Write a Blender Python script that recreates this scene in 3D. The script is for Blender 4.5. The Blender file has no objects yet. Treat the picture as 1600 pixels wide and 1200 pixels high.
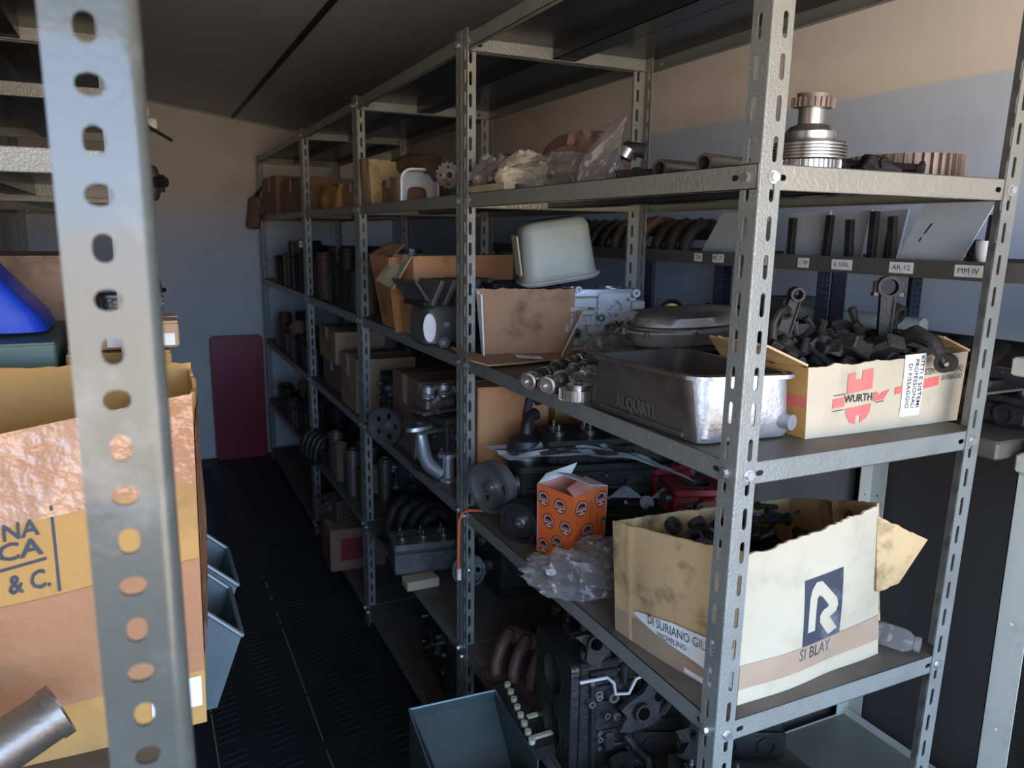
import bpy, math, random
from mathutils import Vector, Matrix, noise
from mathutils.geometry import tessellate_polygon
from math import sin, cos, pi, radians as R
random.seed(7)
scn = bpy.context.scene
COL = scn.collection

# ------------------------------------------------------------------ camera
cam_d = bpy.data.cameras.new('camera'); cam = bpy.data.objects.new('camera', cam_d); COL.objects.link(cam)
YAW, PITCH, ROLL = 0.4465, -0.1927, 0.0128
F = Vector((sin(YAW)*cos(PITCH), cos(YAW)*cos(PITCH), sin(PITCH)))
Rt = Vector((cos(YAW), -sin(YAW), 0)); Up = Rt.cross(F)
R2 = Rt*cos(ROLL)+Up*sin(ROLL); U2 = -Rt*sin(ROLL)+Up*cos(ROLL)
mw = Matrix((( R2.x, U2.x, -F.x, -0.7082), (R2.y, U2.y, -F.y, -0.7724), (R2.z, U2.z, -F.z, 1.5142), (0, 0, 0, 1)))
cam.matrix_world = mw
cam_d.sensor_fit = 'HORIZONTAL'; cam_d.sensor_width = 36; cam_d.lens = 1207.2*36/1600
cam_d.clip_start = 0.02
cam_d.dof.use_dof = True; cam_d.dof.focus_distance = 1.25; cam_d.dof.aperture_fstop = 9
scn.camera = cam
# ------------------------------------------------------------------ world: blue sky, sunlit warm yard below the horizon
w = bpy.data.worlds.new('World'); scn.world = w; w.use_nodes = True
wn = w.node_tree.nodes; wl = w.node_tree.links; wn.clear()
wo = wn.new('ShaderNodeOutputWorld'); bg = wn.new('ShaderNodeBackground'); tc = wn.new('ShaderNodeTexCoord')
sp = wn.new('ShaderNodeSeparateXYZ'); rp = wn.new('ShaderNodeValToRGB'); mp = wn.new('ShaderNodeMapRange')
wl.new(tc.outputs['Generated'], sp.inputs[0]); wl.new(sp.outputs['Z'], mp.inputs['Value'])
mp.inputs['From Min'].default_value = -1; mp.inputs['From Max'].default_value = 1
wl.new(mp.outputs[0], rp.inputs[0]); wl.new(rp.outputs[0], bg.inputs[0]); wl.new(bg.outputs[0], wo.inputs[0])
GROUND = (0.66, 0.54, 0.42, 1); SKY = (0.43, 0.66, 1.04, 1)
e = rp.color_ramp.elements
e[0].position = 0.0; e[0].color = GROUND; e[1].position = 1.0; e[1].color = (0.36, 0.60, 1.1, 1)
a = e.new(0.497); a.color = GROUND
a = e.new(0.503); a.color = SKY
bg.inputs[1].default_value = 14.5
scn.view_settings.view_transform = 'Standard'; scn.view_settings.look = 'None'
scn.view_settings.gamma = 1; scn.view_settings.use_curve_mapping = False
scn.view_settings.exposure = 0.0
# unseen openings behind the camera, shaped to steer light (see wall_front): daylight portals
FY = -1.65
OPEN = [(-1.25, 0.88, 0.95, 1.87), (-0.15, 0.88, 0.45, 0.95)]    # x0,x1,z0,z1
for i, (x0, x1, z0, z1) in enumerate(OPEN):
    l = bpy.data.lights.new('daylight_portal', 'AREA'); l.shape = 'RECTANGLE'; l.size = x1-x0; l.size_y = z1-z0
    l.cycles.is_portal = True
    o = bpy.data.objects.new('daylight_portal', l); COL.objects.link(o)
    o.location = ((x0+x1)/2, FY-0.05, (z0+z1)/2); o.rotation_euler = (R(90), 0, 0)
    o['label'] = 'daylight coming in through the unseen doorway behind the camera'; o['category'] = 'light'

# ------------------------------------------------------------------ materials
MATS = {}
def mat(name, col, rough=0.5, metal=0.0, spec=0.5, col2=None, scale=8.0, contrast=0.5, bump=0.0, bscale=60.0,
        alpha=None, stain=None, sscale=3.0, samt=0.5, rvar=0.0, coat=0.0, stretch=None):
    """procedural material: base colour mixed with a second one by noise, optional stains, bump, roughness variation"""
    if name in MATS: return MATS[name]
    m = bpy.data.materials.new(name); m.use_nodes = True; MATS[name] = m
    n = m.node_tree.nodes; L = m.node_tree.links; b = n['Principled BSDF']
    b.inputs['Roughness'].default_value = rough; b.inputs['Metallic'].default_value = metal
    b.inputs['Specular IOR Level'].default_value = spec; b.inputs['Coat Weight'].default_value = coat
    c4 = lambda c: (c[0], c[1], c[2], 1)
    b.inputs['Base Color'].default_value = c4(col)
    tcn = n.new('ShaderNodeTexCoord'); vec = tcn.outputs['Object']
    if stretch:
        mpn = n.new('ShaderNodeMapping'); mpn.inputs['Scale'].default_value = stretch
        L.new(vec, mpn.inputs[0]); vec = mpn.outputs[0]
    out = None
    if col2:
        nz = n.new('ShaderNodeTexNoise'); nz.inputs['Scale'].default_value = scale; nz.inputs['Detail'].default_value = 6
        L.new(vec, nz.inputs['Vector'])
        r = n.new('ShaderNodeValToRGB'); r.color_ramp.elements[0].position = 0.5-contrast/2; r.color_ramp.elements[1].position = 0.5+contrast/2
        r.color_ramp.elements[0].color = c4(col); r.color_ramp.elements[1].color = c4(col2)
        L.new(nz.outputs['Fac'], r.inputs[0]); out = r.outputs[0]
        if rvar:
            mr = n.new('ShaderNodeMapRange'); mr.inputs['To Min'].default_value = rough-rvar; mr.inputs['To Max'].default_value = rough+rvar
            L.new(nz.outputs['Fac'], mr.inputs['Value']); L.new(mr.outputs[0], b.inputs['Roughness'])
    if stain:
        n2 = n.new('ShaderNodeTexNoise'); n2.inputs['Scale'].default_value = sscale; n2.inputs['Detail'].default_value = 8; n2.inputs['Roughness'].default_value = .65
        L.new(vec, n2.inputs['Vector'])
        r2 = n.new('ShaderNodeValToRGB'); r2.color_ramp.elements[0].position = 0.52; r2.color_ramp.elements[1].position = 0.72
        r2.color_ramp.elements[0].color = (0, 0, 0, 1); r2.color_ramp.elements[1].color = (samt, samt, samt, 1)
        L.new(n2.outputs['Fac'], r2.inputs[0])
        mx = n.new('ShaderNodeMix'); mx.data_type = 'RGBA'
        L.new(r2.outputs[0], mx.inputs['Factor'])
        if out: L.new(out, mx.inputs['A'])
        else: mx.inputs['A'].default_value = c4(col)
        mx.inputs['B'].default_value = c4(stain); out = mx.outputs['Result']
    if out: L.new(out, b.inputs['Base Color'])
    if bump:
        n3 = n.new('ShaderNodeTexNoise'); n3.inputs['Scale'].default_value = bscale; n3.inputs['Detail'].default_value = 3
        L.new(vec, n3.inputs['Vector'])
        bp = n.new('ShaderNodeBump'); bp.inputs['Strength'].default_value = bump; bp.inputs['Distance'].default_value = 0.004
        L.new(n3.outputs['Fac'], bp.inputs['Height']); L.new(bp.outputs[0], b.inputs['Normal'])
    if alpha is not None:
        b.inputs['Alpha'].default_value = alpha
    return m
def plastic_film(name, col, a):
    """clear film: mostly see-through, glossy creases, milky streaks where it is folded double"""
    m = mat(name, col, rough=0.10, bump=0.8, bscale=13, spec=1.0)
    n = m.node_tree.nodes; L = m.node_tree.links; b = n['Principled BSDF']; o = n['Material Output']
    t = n.new('ShaderNodeBsdfTransparent'); t.inputs[0].default_value = (0.90, 0.88, 0.86, 1); mx = n.new('ShaderNodeMixShader')
    lw = n.new('ShaderNodeLayerWeight'); lw.inputs[0].default_value = 0.4
    mr = n.new('ShaderNodeMapRange'); mr.inputs['To Min'].default_value = a; mr.inputs['To Max'].default_value = min(1, a+.4)
    tcn = n.new('ShaderNodeTexCoord'); v = n.new('ShaderNodeTexNoise'); v.inputs['Scale'].default_value = 16; v.inputs['Detail'].default_value = 2; v.inputs['Distortion'].default_value = 2.5
    L.new(tcn.outputs['Object'], v.inputs['Vector'])
    r = n.new('ShaderNodeValToRGB'); r.color_ramp.elements[0].position = .56; r.color_ramp.elements[1].position = .64; r.color_ramp.elements[1].color = (.5,.5,.5,1); r.color_ramp.elements[0].color = (0,0,0,1)
    L.new(v.outputs['Fac'], r.inputs[0])
    ad = n.new('ShaderNodeMath'); ad.operation = 'ADD'; ad.use_clamp = True
    L.new(lw.outputs['Facing'], mr.inputs['Value']); L.new(mr.outputs[0], ad.inputs[0]); L.new(r.outputs[0], ad.inputs[1]); L.new(ad.outputs[0], mx.inputs[0])
    L.new(t.outputs[0], mx.inputs[1]); L.new(b.outputs[0], mx.inputs[2]); L.new(mx.outputs[0], o.inputs[0])
    return m
M = dict(
 paint=mat('grey_hammered_paint', (.25,.255,.225), .34, .15, col2=(.205,.205,.18), scale=14, bump=.35, bscale=260, stain=(.12,.10,.07), sscale=9, samt=.35),
 paint_hammer=mat('beige_hammered_paint', (.31,.295,.24), .26, .25, col2=(.26,.25,.20), scale=10, bump=.45, bscale=130),
 dusty=mat('oily_brown_shelf_top', (.085,.07,.055), .55, col2=(.14,.115,.09), scale=7, stain=(.02,.016,.012), sscale=5, samt=.8),
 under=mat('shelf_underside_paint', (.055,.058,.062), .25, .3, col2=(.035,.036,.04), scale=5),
 bolt=mat('zinc_bolt', (.72,.72,.70), .3, .9),
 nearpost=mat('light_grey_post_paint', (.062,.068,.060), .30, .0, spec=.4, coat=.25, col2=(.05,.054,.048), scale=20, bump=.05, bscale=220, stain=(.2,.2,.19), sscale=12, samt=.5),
 wall=mat('white_plaster_wall', (.88,.86,.83), .8, col2=(.80,.78,.75), scale=2.5, stain=(.42,.36,.30), sscale=2.2, samt=.35, bump=.1, bscale=30),
 ceil=mat('grey_ceiling_panel', (.48,.49,.49), .5, col2=(.39,.395,.40), scale=1.3, contrast=.8),
 seam=mat('dark_seam', (.015,.015,.015), .6),
 floor=mat('dark_oily_steel_floor', (.022,.022,.024), .5, .2, col2=(.035,.035,.036), scale=3, stain=(.008,.008,.008), sscale=4, samt=.8),
 brass=mat('worn_bright_metal_strip', (.5,.48,.42), .3, .8),
 dark=mat('dark_brown_wall_shade', (.045,.036,.028), .6, col2=(.065,.052,.042), scale=1.6, contrast=.7),  # shade of the lower right wall, put into the colour
 olive=mat('dirty_olive_cream_tray', (.20,.19,.14), .5, col2=(.14,.13,.095), scale=5),
 cream=mat('cream_enamel', (.58,.57,.47), .42, col2=(.52,.5,.41), scale=9, stain=(.25,.2,.13), sscale=7, samt=.5),
 navy=mat('dark_blue_paint', (.035,.045,.07), .4, .2, col2=(.05,.055,.08), scale=20),
 browns=mat('dark_brown_lip_paint', (.075,.065,.055), .45, col2=(.11,.1,.085), scale=8),
 kraft=mat('kraft_cardboard', (.44,.285,.165), .85, col2=(.36,.225,.125), scale=6, stain=(.10,.055,.03), sscale=6, samt=.6, bump=.15, bscale=80),
 kraft_in=mat('kraft_cardboard_inside', (.42,.24,.14), .85, col2=(.34,.19,.105), scale=5, stain=(.08,.045,.03), sscale=11, samt=.8, bump=.2, bscale=60),
 kraft_or=mat('orange_kraft_cardboard', (.66,.31,.13), .8, col2=(.56,.25,.10), scale=5, stain=(.12,.06,.035), sscale=7, samt=.7),
 kraft_lt=mat('light_tan_cardboard', (.60,.41,.20), .85, col2=(.50,.33,.15), scale=5, stain=(.10,.065,.03), sscale=14, samt=.9, bump=.2, bscale=40),
 white_cb=mat('soiled_white_cardboard', (.52,.44,.31), .75, col2=(.44,.37,.25), scale=5, stain=(.30,.25,.17), sscale=13, samt=.5, bump=.12, bscale=40),
 tape=mat('brown_parcel_tape', (.43,.30,.20), .25, col2=(.37,.25,.16), scale=12, coat=.4),
 tape_p=mat('shiny_mauve_brown_tape', (.44,.22,.11), .18, col2=(.36,.17,.085), scale=5, stain=(.42,.27,.20), sscale=4, samt=.7, bump=.9, bscale=38, coat=.25),
 yellow_cb=mat('warm_yellow_cardboard', (.50,.27,.075), .8, col2=(.42,.22,.06), scale=6, stain=(.25,.13,.05), sscale=9, samt=.7, bump=.2, bscale=50),
 ink=mat('dark_blue_grey_ink', (.035,.04,.055), .6, stain=(.35,.35,.36), sscale=14, samt=.45),
 black=mat('black_ink', (.02,.018,.016), .6),
 brownink=mat('brown_ink', (.10,.045,.02), .6),
 red=mat('faded_red_print', (.62,.10,.085), .6, col2=(.66,.16,.13), scale=12),
 whiteprint=mat('white_print', (.82,.80,.74), .6),
 label=mat('white_paper_label', (.78,.76,.70), .7, stain=(.3,.25,.2), sscale=20, samt=.5),
 orange=mat('orange_printed_card', (.82,.16,.03), .4, col2=(.72,.12,.025), scale=7, coat=.2),
 pinkc=mat('pinkish_print', (.72,.30,.22), .5),
 red_cab=mat('dark_red_panel', (.30,.012,.035), .35, col2=(.24,.01,.028), scale=2),
 alu=mat('cast_aluminium', (.50,.51,.53), .42, .75, col2=(.36,.36,.37), scale=18, bump=.2, bscale=140, stain=(.12,.10,.08), sscale=10, samt=.7, rvar=.1),
 alu_dull=mat('dull_grey_cast_metal', (.19,.18,.17), .5, .6, col2=(.11,.10,.095), scale=14, bump=.3, bscale=120, stain=(.04,.035,.03), sscale=9, samt=.8),
 alu_white=mat('pale_oxidised_aluminium', (.62,.62,.62), .55, .35, col2=(.5,.5,.5), scale=16, stain=(.2,.18,.16), sscale=12, samt=.7, bump=.2, bscale=90),
 pan_light=mat('pale_bronze_metal', (.42,.37,.30), .36, .7, col2=(.30,.25,.20), scale=9, stain=(.1,.07,.05), sscale=8, samt=.6),
 pan=mat('brown_stained_aluminium', (.27,.235,.205), .36, .75, col2=(.19,.16,.135), scale=9, bump=.12, bscale=140, stain=(.07,.05,.035), sscale=6, samt=.7, rvar=.1),
 steel=mat('machined_steel', (.48,.46,.43), .25, .9, col2=(.38,.35,.32), scale=25, rvar=.08),
 oily=mat('oily_black_iron', (.014,.0125,.0115), .52, .1, spec=.25, col2=(.045,.038,.033), scale=16, bump=.5, bscale=110, rvar=.12),
 oily2=mat('oily_grey_iron', (.065,.060,.054), .42, .6, col2=(.03,.027,.024), scale=13, bump=.5, bscale=90, rvar=.12),
 rusty=mat('rusty_brown_iron', (.16,.085,.06), .6, .4, col2=(.08,.05,.04), scale=18, bump=.5, bscale=120),
 ringm=mat('reddish_brown_steel', (.24,.18,.15), .5, .5, col2=(.15,.11,.09), scale=22),
 tin=mat('greenish_white_enamel', (.36,.39,.34), .45, col2=(.29,.32,.28), scale=9, stain=(.22,.2,.14), sscale=6, samt=.6),
 tin_y=mat('yellowed_enamel', (.62,.55,.38), .5, col2=(.52,.46,.31), scale=9),
 wpaint=mat('white_enamel', (.72,.72,.70), .35, stain=(.3,.28,.25), sscale=10, samt=.4),
 panelw=mat('greyish_white_panel', (.50,.52,.52), .35, col2=(.42,.44,.44), scale=4, stain=(.2,.18,.15), sscale=7, samt=.6),
 rubber=mat('black_rubber', (.02,.02,.022), .5),
 bin=mat('grey_green_painted_steel', (.055,.078,.08), .38, .2, col2=(.04,.06,.062), scale=8, stain=(.04,.04,.04), sscale=9, samt=.5),
 bin_l=mat('blue_grey_painted_steel', (.13,.165,.175), .38, .2, col2=(.10,.13,.14), scale=8),
 blue=mat('blue_plastic', (.012,.06,.55), .35, col2=(.01,.045,.40), scale=4),
 green=mat('dark_green_plastic', (.09,.14,.105), .5, col2=(.07,.11,.085), scale=7),
 paper=mat('newsprint', (.55,.55,.53), .8, col2=(.42,.42,.41), scale=12, stain=(.1,.1,.1), sscale=18, samt=.6),
 cream_paper=mat('cream_wrapping_paper', (.62,.54,.38), .8, col2=(.5,.42,.28), scale=9, stain=(.15,.1,.05), sscale=14, samt=.8),
 brown_paper=mat('brown_oily_paper', (.26,.15,.10), .7, col2=(.17,.095,.065), scale=7, bump=.4, bscale=30),
 yellow=mat('yellow_cap', (.80,.62,.05), .45),
 wire=mat('orange_red_wire', (.75,.13,.05), .4),
 wood=mat('pale_wood', (.50,.40,.26), .7, col2=(.40,.31,.2), scale=9),
 redp=mat('dull_red_part', (.20,.02,.025), .4),
 film=plastic_film('clear_plastic_film', (.50,.46,.43), .14),
 film2=plastic_film('grey_plastic_film', (.28,.27,.26), .22),
)

def two_tone(name, z, soft, lower):
    m = M['wall'].copy(); m.name = name; n = m.node_tree.nodes; L = m.node_tree.links; b = n['Principled BSDF']
    src = b.inputs['Base Color'].links[0].from_socket
    t = n.new('ShaderNodeTexCoord'); s = n.new('ShaderNodeSeparateXYZ'); L.new(t.outputs['Object'], s.inputs[0])
    r = n.new('ShaderNodeMapRange'); r.inputs['From Min'].default_value = z-soft; r.inputs['From Max'].default_value = z+soft; L.new(s.outputs['Z'], r.inputs['Value'])
    x = n.new('ShaderNodeMix'); x.data_type = 'RGBA'; x.blend_type = 'MULTIPLY'; x.inputs['Factor'].default_value = 1
    c = n.new('ShaderNodeMix'); c.data_type = 'RGBA'; c.inputs['A'].default_value = (*lower,1); c.inputs['B'].default_value = (1,.93,.86,1)
    L.new(r.outputs[0], c.inputs['Factor']); L.new(src, x.inputs['A']); L.new(c.outputs['Result'], x.inputs['B']); L.new(x.outputs['Result'], b.inputs['Base Color'])
    return m
M['wall_r'] = two_tone('two_tone_right_wall', 1.855, .006, (.72,.83,1.0))
M['wall_b'] = two_tone('two_tone_back_wall', 1.62, .05, (.92,.95,1.0))
# ------------------------------------------------------------------ mesh building
class MB:
    def __init__(s): s.v=[]; s.f=[]; s.mi=[]; s.M=Matrix(); s.m=0; s.st=[]
    def push(s, m): s.st.append(s.M); s.M = s.M @ m; return s
    def pop(s): s.M = s.st.pop(); return s
    def add(s, vs, fs):
        b = len(s.v)
        s.v += [s.M @ Vector(v) for v in vs]
        s.f += [tuple(i+b for i in f) for f in fs]; s.mi += [s.m]*len(fs); return s
    def cells(s, x0, x1, y0, y1, holes, z0, z1):
        """long strip in local XY with a single column of holes, meshed cell by cell"""
        hs = sorted(holes, key=lambda h: sum(p[1] for p in h)/len(h)); cy = [sum(p[1] for p in h)/len(h) for h in hs]
        ys = [y0]+[(a+b)/2 for a,b in zip(cy,cy[1:])]+[y1]
        for i,h in enumerate(hs):
            o = [(x0,ys[i]),(x1,ys[i]),(x1,ys[i+1]),(x0,ys[i+1])]
            tri = tessellate_polygon([[Vector((x,y,0)) for x,y in l] for l in (o,h)]); flat = o+h; n = len(flat)
            vs = [(x,y,z0) for x,y in flat]+[(x,y,z1) for x,y in flat]; fs = []
            for a,b,c in tri:
                A,B,C = flat[a],flat[b],flat[c]
                if (B[0]-A[0])*(C[1]-A[1])-(B[1]-A[1])*(C[0]-A[0]) < 0: b,c = c,b
                fs.append((a+n,b+n,c+n)); fs.append((c,b,a))
            m = len(h)
            for k in range(m): a, b = 4+k, 4+(k+1) % m; fs.append((b,a,a+n,b+n))
            fs += [(1,2,2+n,1+n),(3,0,n,3+n)]
            if i == 0: fs.append((0,1,1+n,n))
            if i == len(hs)-1: fs.append((2,3,3+n,2+n))
            s.add(vs, fs)
        return s
    def box(s, x0, y0, z0, x1, y1, z1, c=0):
        if c <= 0:
            return s.add([(x0,y0,z0),(x1,y0,z0),(x1,y1,z0),(x0,y1,z0),(x0,y0,z1),(x1,y0,z1),(x1,y1,z1),(x0,y1,z1)],
                  [(3,2,1,0),(4,5,6,7),(0,1,5,4),(1,2,6,5),(2,3,7,6),(3,0,4,7)])
        o = lambda i: [(x0+i,y0),(x1-i,y0),(x1,y0+i),(x1,y1-i),(x1-i,y1),(x0+i,y1),(x0,y1-i),(x0,y0+i)]
        def lay(z, k):
            cx, cy = (x0+x1)/2, (y0+y1)/2; sx = 1-2*k/max(x1-x0,1e-6); sy = 1-2*k/max(y1-y0,1e-6)
            return [(cx+(x-cx)*sx, cy+(y-cy)*sy, z) for x, y in o(c)]
        vs = lay(z0, c)+lay(z0+c, 0)+lay(z1-c, 0)+lay(z1, c)
        fs = [tuple(range(7,-1,-1)), tuple(range(24,32))]
        for l in range(3):
            for i in range(8):
                a, b = l*8+i, l*8+(i+1) % 8; fs.append((a, b, b+8, a+8))
        return s.add(vs, fs)
    def plate(s, outer, holes, z0, z1):
        """flat plate in local XY with holes"""
        loops = [outer]+list(holes); tri = tessellate_polygon([[Vector((x,y,0)) for x,y in l] for l in loops])
        flat = [p for l in loops for p in l]; n = len(flat)
        vs = [(x,y,z0) for x,y in flat]+[(x,y,z1) for x,y in flat]; fs = []
        for a,b,c in tri:
            A,B,C = flat[a],flat[b],flat[c]
            if (B[0]-A[0])*(C[1]-A[1])-(B[1]-A[1])*(C[0]-A[0]) < 0: b,c = c,b
            fs.append((a+n,b+n,c+n)); fs.append((c,b,a))
        k = 0
        for li, l in enumerate(loops):
            ar = sum(l[i][0]*l[(i+1)%len(l)][1]-l[(i+1)%len(l)][0]*l[i][1] for i in range(len(l)))
            ccw = ar > 0
            if li: ccw = not ccw
            for i in range(len(l)):
                a, b = k+i, k+(i+1) % len(l)
                fs.append((a,b,b+n,a+n) if ccw else (b,a,a+n,b+n))
            k += len(l)
        return s.add(vs, fs)
    def lathe(s, prof, n=20, a0=0, a1=2*pi):
        """profile (r,z) about local Z; r=0 ends close it"""
        full = abs(a1-a0-2*pi) < 1e-6; m = n if full else n+1
        vs = []; fs = []
        for r, z in prof:
            for i in range(m):
                t = a0+(a1-a0)*i/n; vs.append((r*cos(t), r*sin(t), z))
        for j in range(len(prof)-1):
            for i in range(n):
                a = j*m+i; b = j*m+(i+1) % m
                fs.append((a, b, b+m, a+m))
        return s.add(vs, fs)
    def cyl(s, p0, p1, r0, r1=None, n=14):
        r1 = r0 if r1 is None else r1
        p0 = Vector(p0); p1 = Vector(p1); d = p1-p0; q = d.to_track_quat('Z','Y').to_matrix().to_4x4()
        s.push(Matrix.Translation(p0) @ q); s.lathe([(0,0),(r0,0),(r1,d.length),(0,d.length)], n); s.pop(); return s
    def pipe(s, p0, p1, r, ri, n=16):
        p0 = Vector(p0); p1 = Vector(p1); d = p1-p0; q = d.to_track_quat('Z','Y').to_matrix().to_4x4(); h = d.length
        s.push(Matrix.Translation(p0) @ q); s.lathe([(ri,h),(ri,0),(r,0),(r,h),(ri,h)], n); s.pop(); return s
    def tube(s, pts, r, n=10, cap=True):
        pts = [Vector(p) for p in pts]; rs = r if isinstance(r,(list,tuple)) else [r]*len(pts)
        vs = []; fs = []; up = None
        for i, p in enumerate(pts):
            d = (pts[min(i+1,len(pts)-1)]-pts[max(i-1,0)]).normalized()
            if up is None: up = d.orthogonal().normalized()
            up = (up-d*up.dot(d)); up = up.normalized() if up.length > 1e-6 else d.orthogonal().normalized()
            sd = d.cross(up)
            for k in range(n):
                t = 2*pi*k/n; vs.append(p+(up*cos(t)+sd*sin(t))*rs[i])
        for i in range(len(pts)-1):
            for k in range(n):
                a = i*n+k; b = i*n+(k+1) % n; fs.append((a,b,b+n,a+n))
        if cap: fs.append(tuple(range(n-1,-1,-1))); fs.append(tuple(range((len(pts)-1)*n, len(pts)*n)))
        return s.add(vs, fs)
    def grid(s, fn, nu, nv, cu=False):
        vs = [fn(i/nu, j/nv) for j in range(nv+1) for i in range(nu+(0 if cu else 1))]; m = nu if cu else nu+1; fs = []
        for j in range(nv):
            for i in range(nu):
                a = j*m+i; b = j*m+(i+1) % m; fs.append((a,b,b+m,a+m))
        return s.add(vs, fs)
    def sheet(s, fn, nu, nv, t):
        """thin sheet: surface fn(u,v)->(point, normal), thickness t (back face at -t along the normal)"""
        P = [fn(i/nu, j/nv) for j in range(nv+1) for i in range(nu+1)]; m = nu+1; N = len(P)
        vs = [p for p, n in P]+[p-n*t for p, n in P]; fs = []; mm = []
        for j in range(nv):
            for i in range(nu):
                a = j*m+i; fs.append((a,a+1,a+1+m,a+m)); fs.append((a+N,a+m+N,a+1+m+N,a+1+N))
        bd = [i for i in range(m)]+[j*m+nu for j in range(1,nv+1)]+[nv*m+i for i in range(nu-1,-1,-1)]+[j*m for j in range(nv-1,0,-1)]
        for k in range(len(bd)):
            a, b = bd[k], bd[(k+1) % len(bd)]; fs.append((b,a,a+N,b+N))
        return s.add(vs, fs)
    def build(s, name, mats, parent=None, smooth=35, bevel=0, kind=None, label=None):
        me = bpy.data.meshes.new(name); me.from_pydata(s.v, [], s.f)
        if not isinstance(mats, (list,tuple)): mats = [mats]
        for m in mats: me.materials.append(m)
        me.polygons.foreach_set('material_index', s.mi)
        if smooth: me.polygons.foreach_set('use_smooth', [True]*len(me.polygons)); me.set_sharp_from_angle(angle=R(smooth))
        me.update()
        o = bpy.data.objects.new(name, me); COL.objects.link(o)
        if parent: o.parent = parent
        if bevel:
            b = o.modifiers.new('bevel','BEVEL'); b.width = bevel; b.segments = 2; b.limit_method = 'ANGLE'; b.angle_limit = R(40)
        if kind: o['kind'] = kind
        if label: o['label'] = label
        return o
T = lambda x,y,z: Matrix.Translation((x,y,z))
RX = lambda a: Matrix.Rotation(R(a),4,'X')
RY = lambda a: Matrix.Rotation(R(a),4,'Y')
RZ = lambda a: Matrix.Rotation(R(a),4,'Z')
def SC(x,y,z): return Matrix.Diagonal((x,y,z,1))
def circ(cx, cy, r, n=12, a0=0): return [(cx+r*cos(a0+2*pi*i/n), cy+r*sin(a0+2*pi*i/n)) for i in range(n)]
def slot(cx, cy, wx, wy, n=4):
    """stadium hole"""
    r = min(wx,wy)/2; p = []
    if wy >= wx:
        for i in range(n+1): t = pi*i/n; p.append((cx+r*cos(t), cy+wy/2-r+r*sin(t)))
        for i in range(n+1): t = pi+pi*i/n; p.append((cx+r*cos(t), cy-wy/2+r+r*sin(t)))
    else:
        for i in range(n+1): t = -pi/2+pi*i/n; p.append((cx+wx/2-r+r*cos(t), cy+r*sin(t)))
        for i in range(n+1): t = pi/2+pi*i/n; p.append((cx-wx/2+r+r*cos(t), cy+r*sin(t)))
    return p
def rrect(x0,y0,x1,y1,r,n=3):
    p = []
    for cx,cy,a in ((x1-r,y0+r,-90),(x1-r,y1-r,0),(x0+r,y1-r,90),(x0+r,y0+r,180)):
        for i in range(n+1): t = R(a+90*i/n); p.append((cx+r*cos(t), cy+r*sin(t)))
    return p
def thing(name, label, cat, loc=(0,0,0), rot=(0,0,0), group=None):
    o = bpy.data.objects.new(name, None); COL.objects.link(o); o.location = loc
    o.rotation_euler = [R(a) for a in rot] if not isinstance(rot,(int,float)) else (0,0,R(rot))
    o.empty_display_size = .05; o['label'] = label; o['category'] = cat
    if group: o['group'] = group
    return o
def tag(o, label, cat, group=None, kind=None):
    o['label'] = label; o['category'] = cat
    if group: o['group'] = group
    if kind: o['kind'] = kind
    return o
KIDS = {}
def dup(root, loc, rot=None, label=None, group=None, scale=None):
    r = root.copy(); COL.objects.link(r); r.location = loc
    if rot is not None: r.rotation_euler = [R(a) for a in rot] if not isinstance(rot,(int,float)) else (0,0,R(rot))
    if label: r['label'] = label
    if group: r['group'] = group
    if scale: r.scale = scale if not isinstance(scale,(int,float)) else (scale,)*3
    for ch in [o for o in COL.objects if o.parent == root]:
        c = ch.copy(); COL.objects.link(c); c.parent = r
        for g in [o for o in COL.objects if o.parent == ch]:
            d = g.copy(); COL.objects.link(d); d.parent = c
    return r
def nz(x,y,z,s=1.0): return noise.noise(Vector((x*s,y*s,z*s)))
# flat text as mesh triangles in 2D
TXT = {}
def text2d(txt, bold=0.0):
    key = (txt, bold)
    if key in TXT: return TXT[key]
    cu = bpy.data.curves.new('txt','FONT'); cu.body = txt; cu.size = 1; cu.resolution_u = 2; cu.offset = bold
    o = bpy.data.objects.new('txt', cu); COL.objects.link(o)
    dg = bpy.context.evaluated_depsgraph_get(); me = bpy.data.meshes.new_from_object(o.evaluated_get(dg))
    vs = [(v.co.x, v.co.y) for v in me.vertices]; fs = [tuple(p.vertices) for p in me.polygons]
    bpy.data.objects.remove(o); bpy.data.curves.remove(cu); bpy.data.meshes.remove(me)
    if not vs: TXT[key] = ([],[]); return TXT[key]
    x0 = min(v[0] for v in vs); x1 = max(v[0] for v in vs); y0 = min(v[1] for v in vs); y1 = max(v[1] for v in vs)
    vs = [((x-x0)/(x1-x0), (y-y0)/(y1-y0)) for x,y in vs]
    TXT[key] = (vs, fs); return TXT[key]
def decal_text(mb, S, txt, u0, v0, u1, v1, off=.0012, rot=0, bold=0.0):
    """map text into the rectangle u0..u1, v0..v1 of surface S(u,v)->(point, normal)"""
    vs, fs = text2d(txt, bold); out = []
    for x, y in vs:
        if rot == 90: x, y = 1-y, x
        if rot == -90: x, y = y, 1-x
        if rot == 180: x, y = 1-x, 1-y
        p, n = S(u0+(u1-u0)*x, v0+(v1-v0)*y); out.append(p+n*off)
    mb.add(out, fs)
def decal_poly(mb, S, poly, off=.001, holes=(), sub=None):
    loops = [poly]+list(holes); tri = tessellate_polygon([[Vector((x,y,0)) for x,y in l] for l in loops])
    flat = [p for l in loops for p in l]; out = []
    for x, y in flat: p, n = S(x, y); out.append(p+n*off)
    fs = []
    for a,b,c in tri:
        A,B,C = flat[a],flat[b],flat[c]
        if (B[0]-A[0])*(C[1]-A[1])-(B[1]-A[1])*(C[0]-A[0]) < 0: b,c = c,b
        fs.append((a,b,c))
    mb.add(out, fs)
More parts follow.
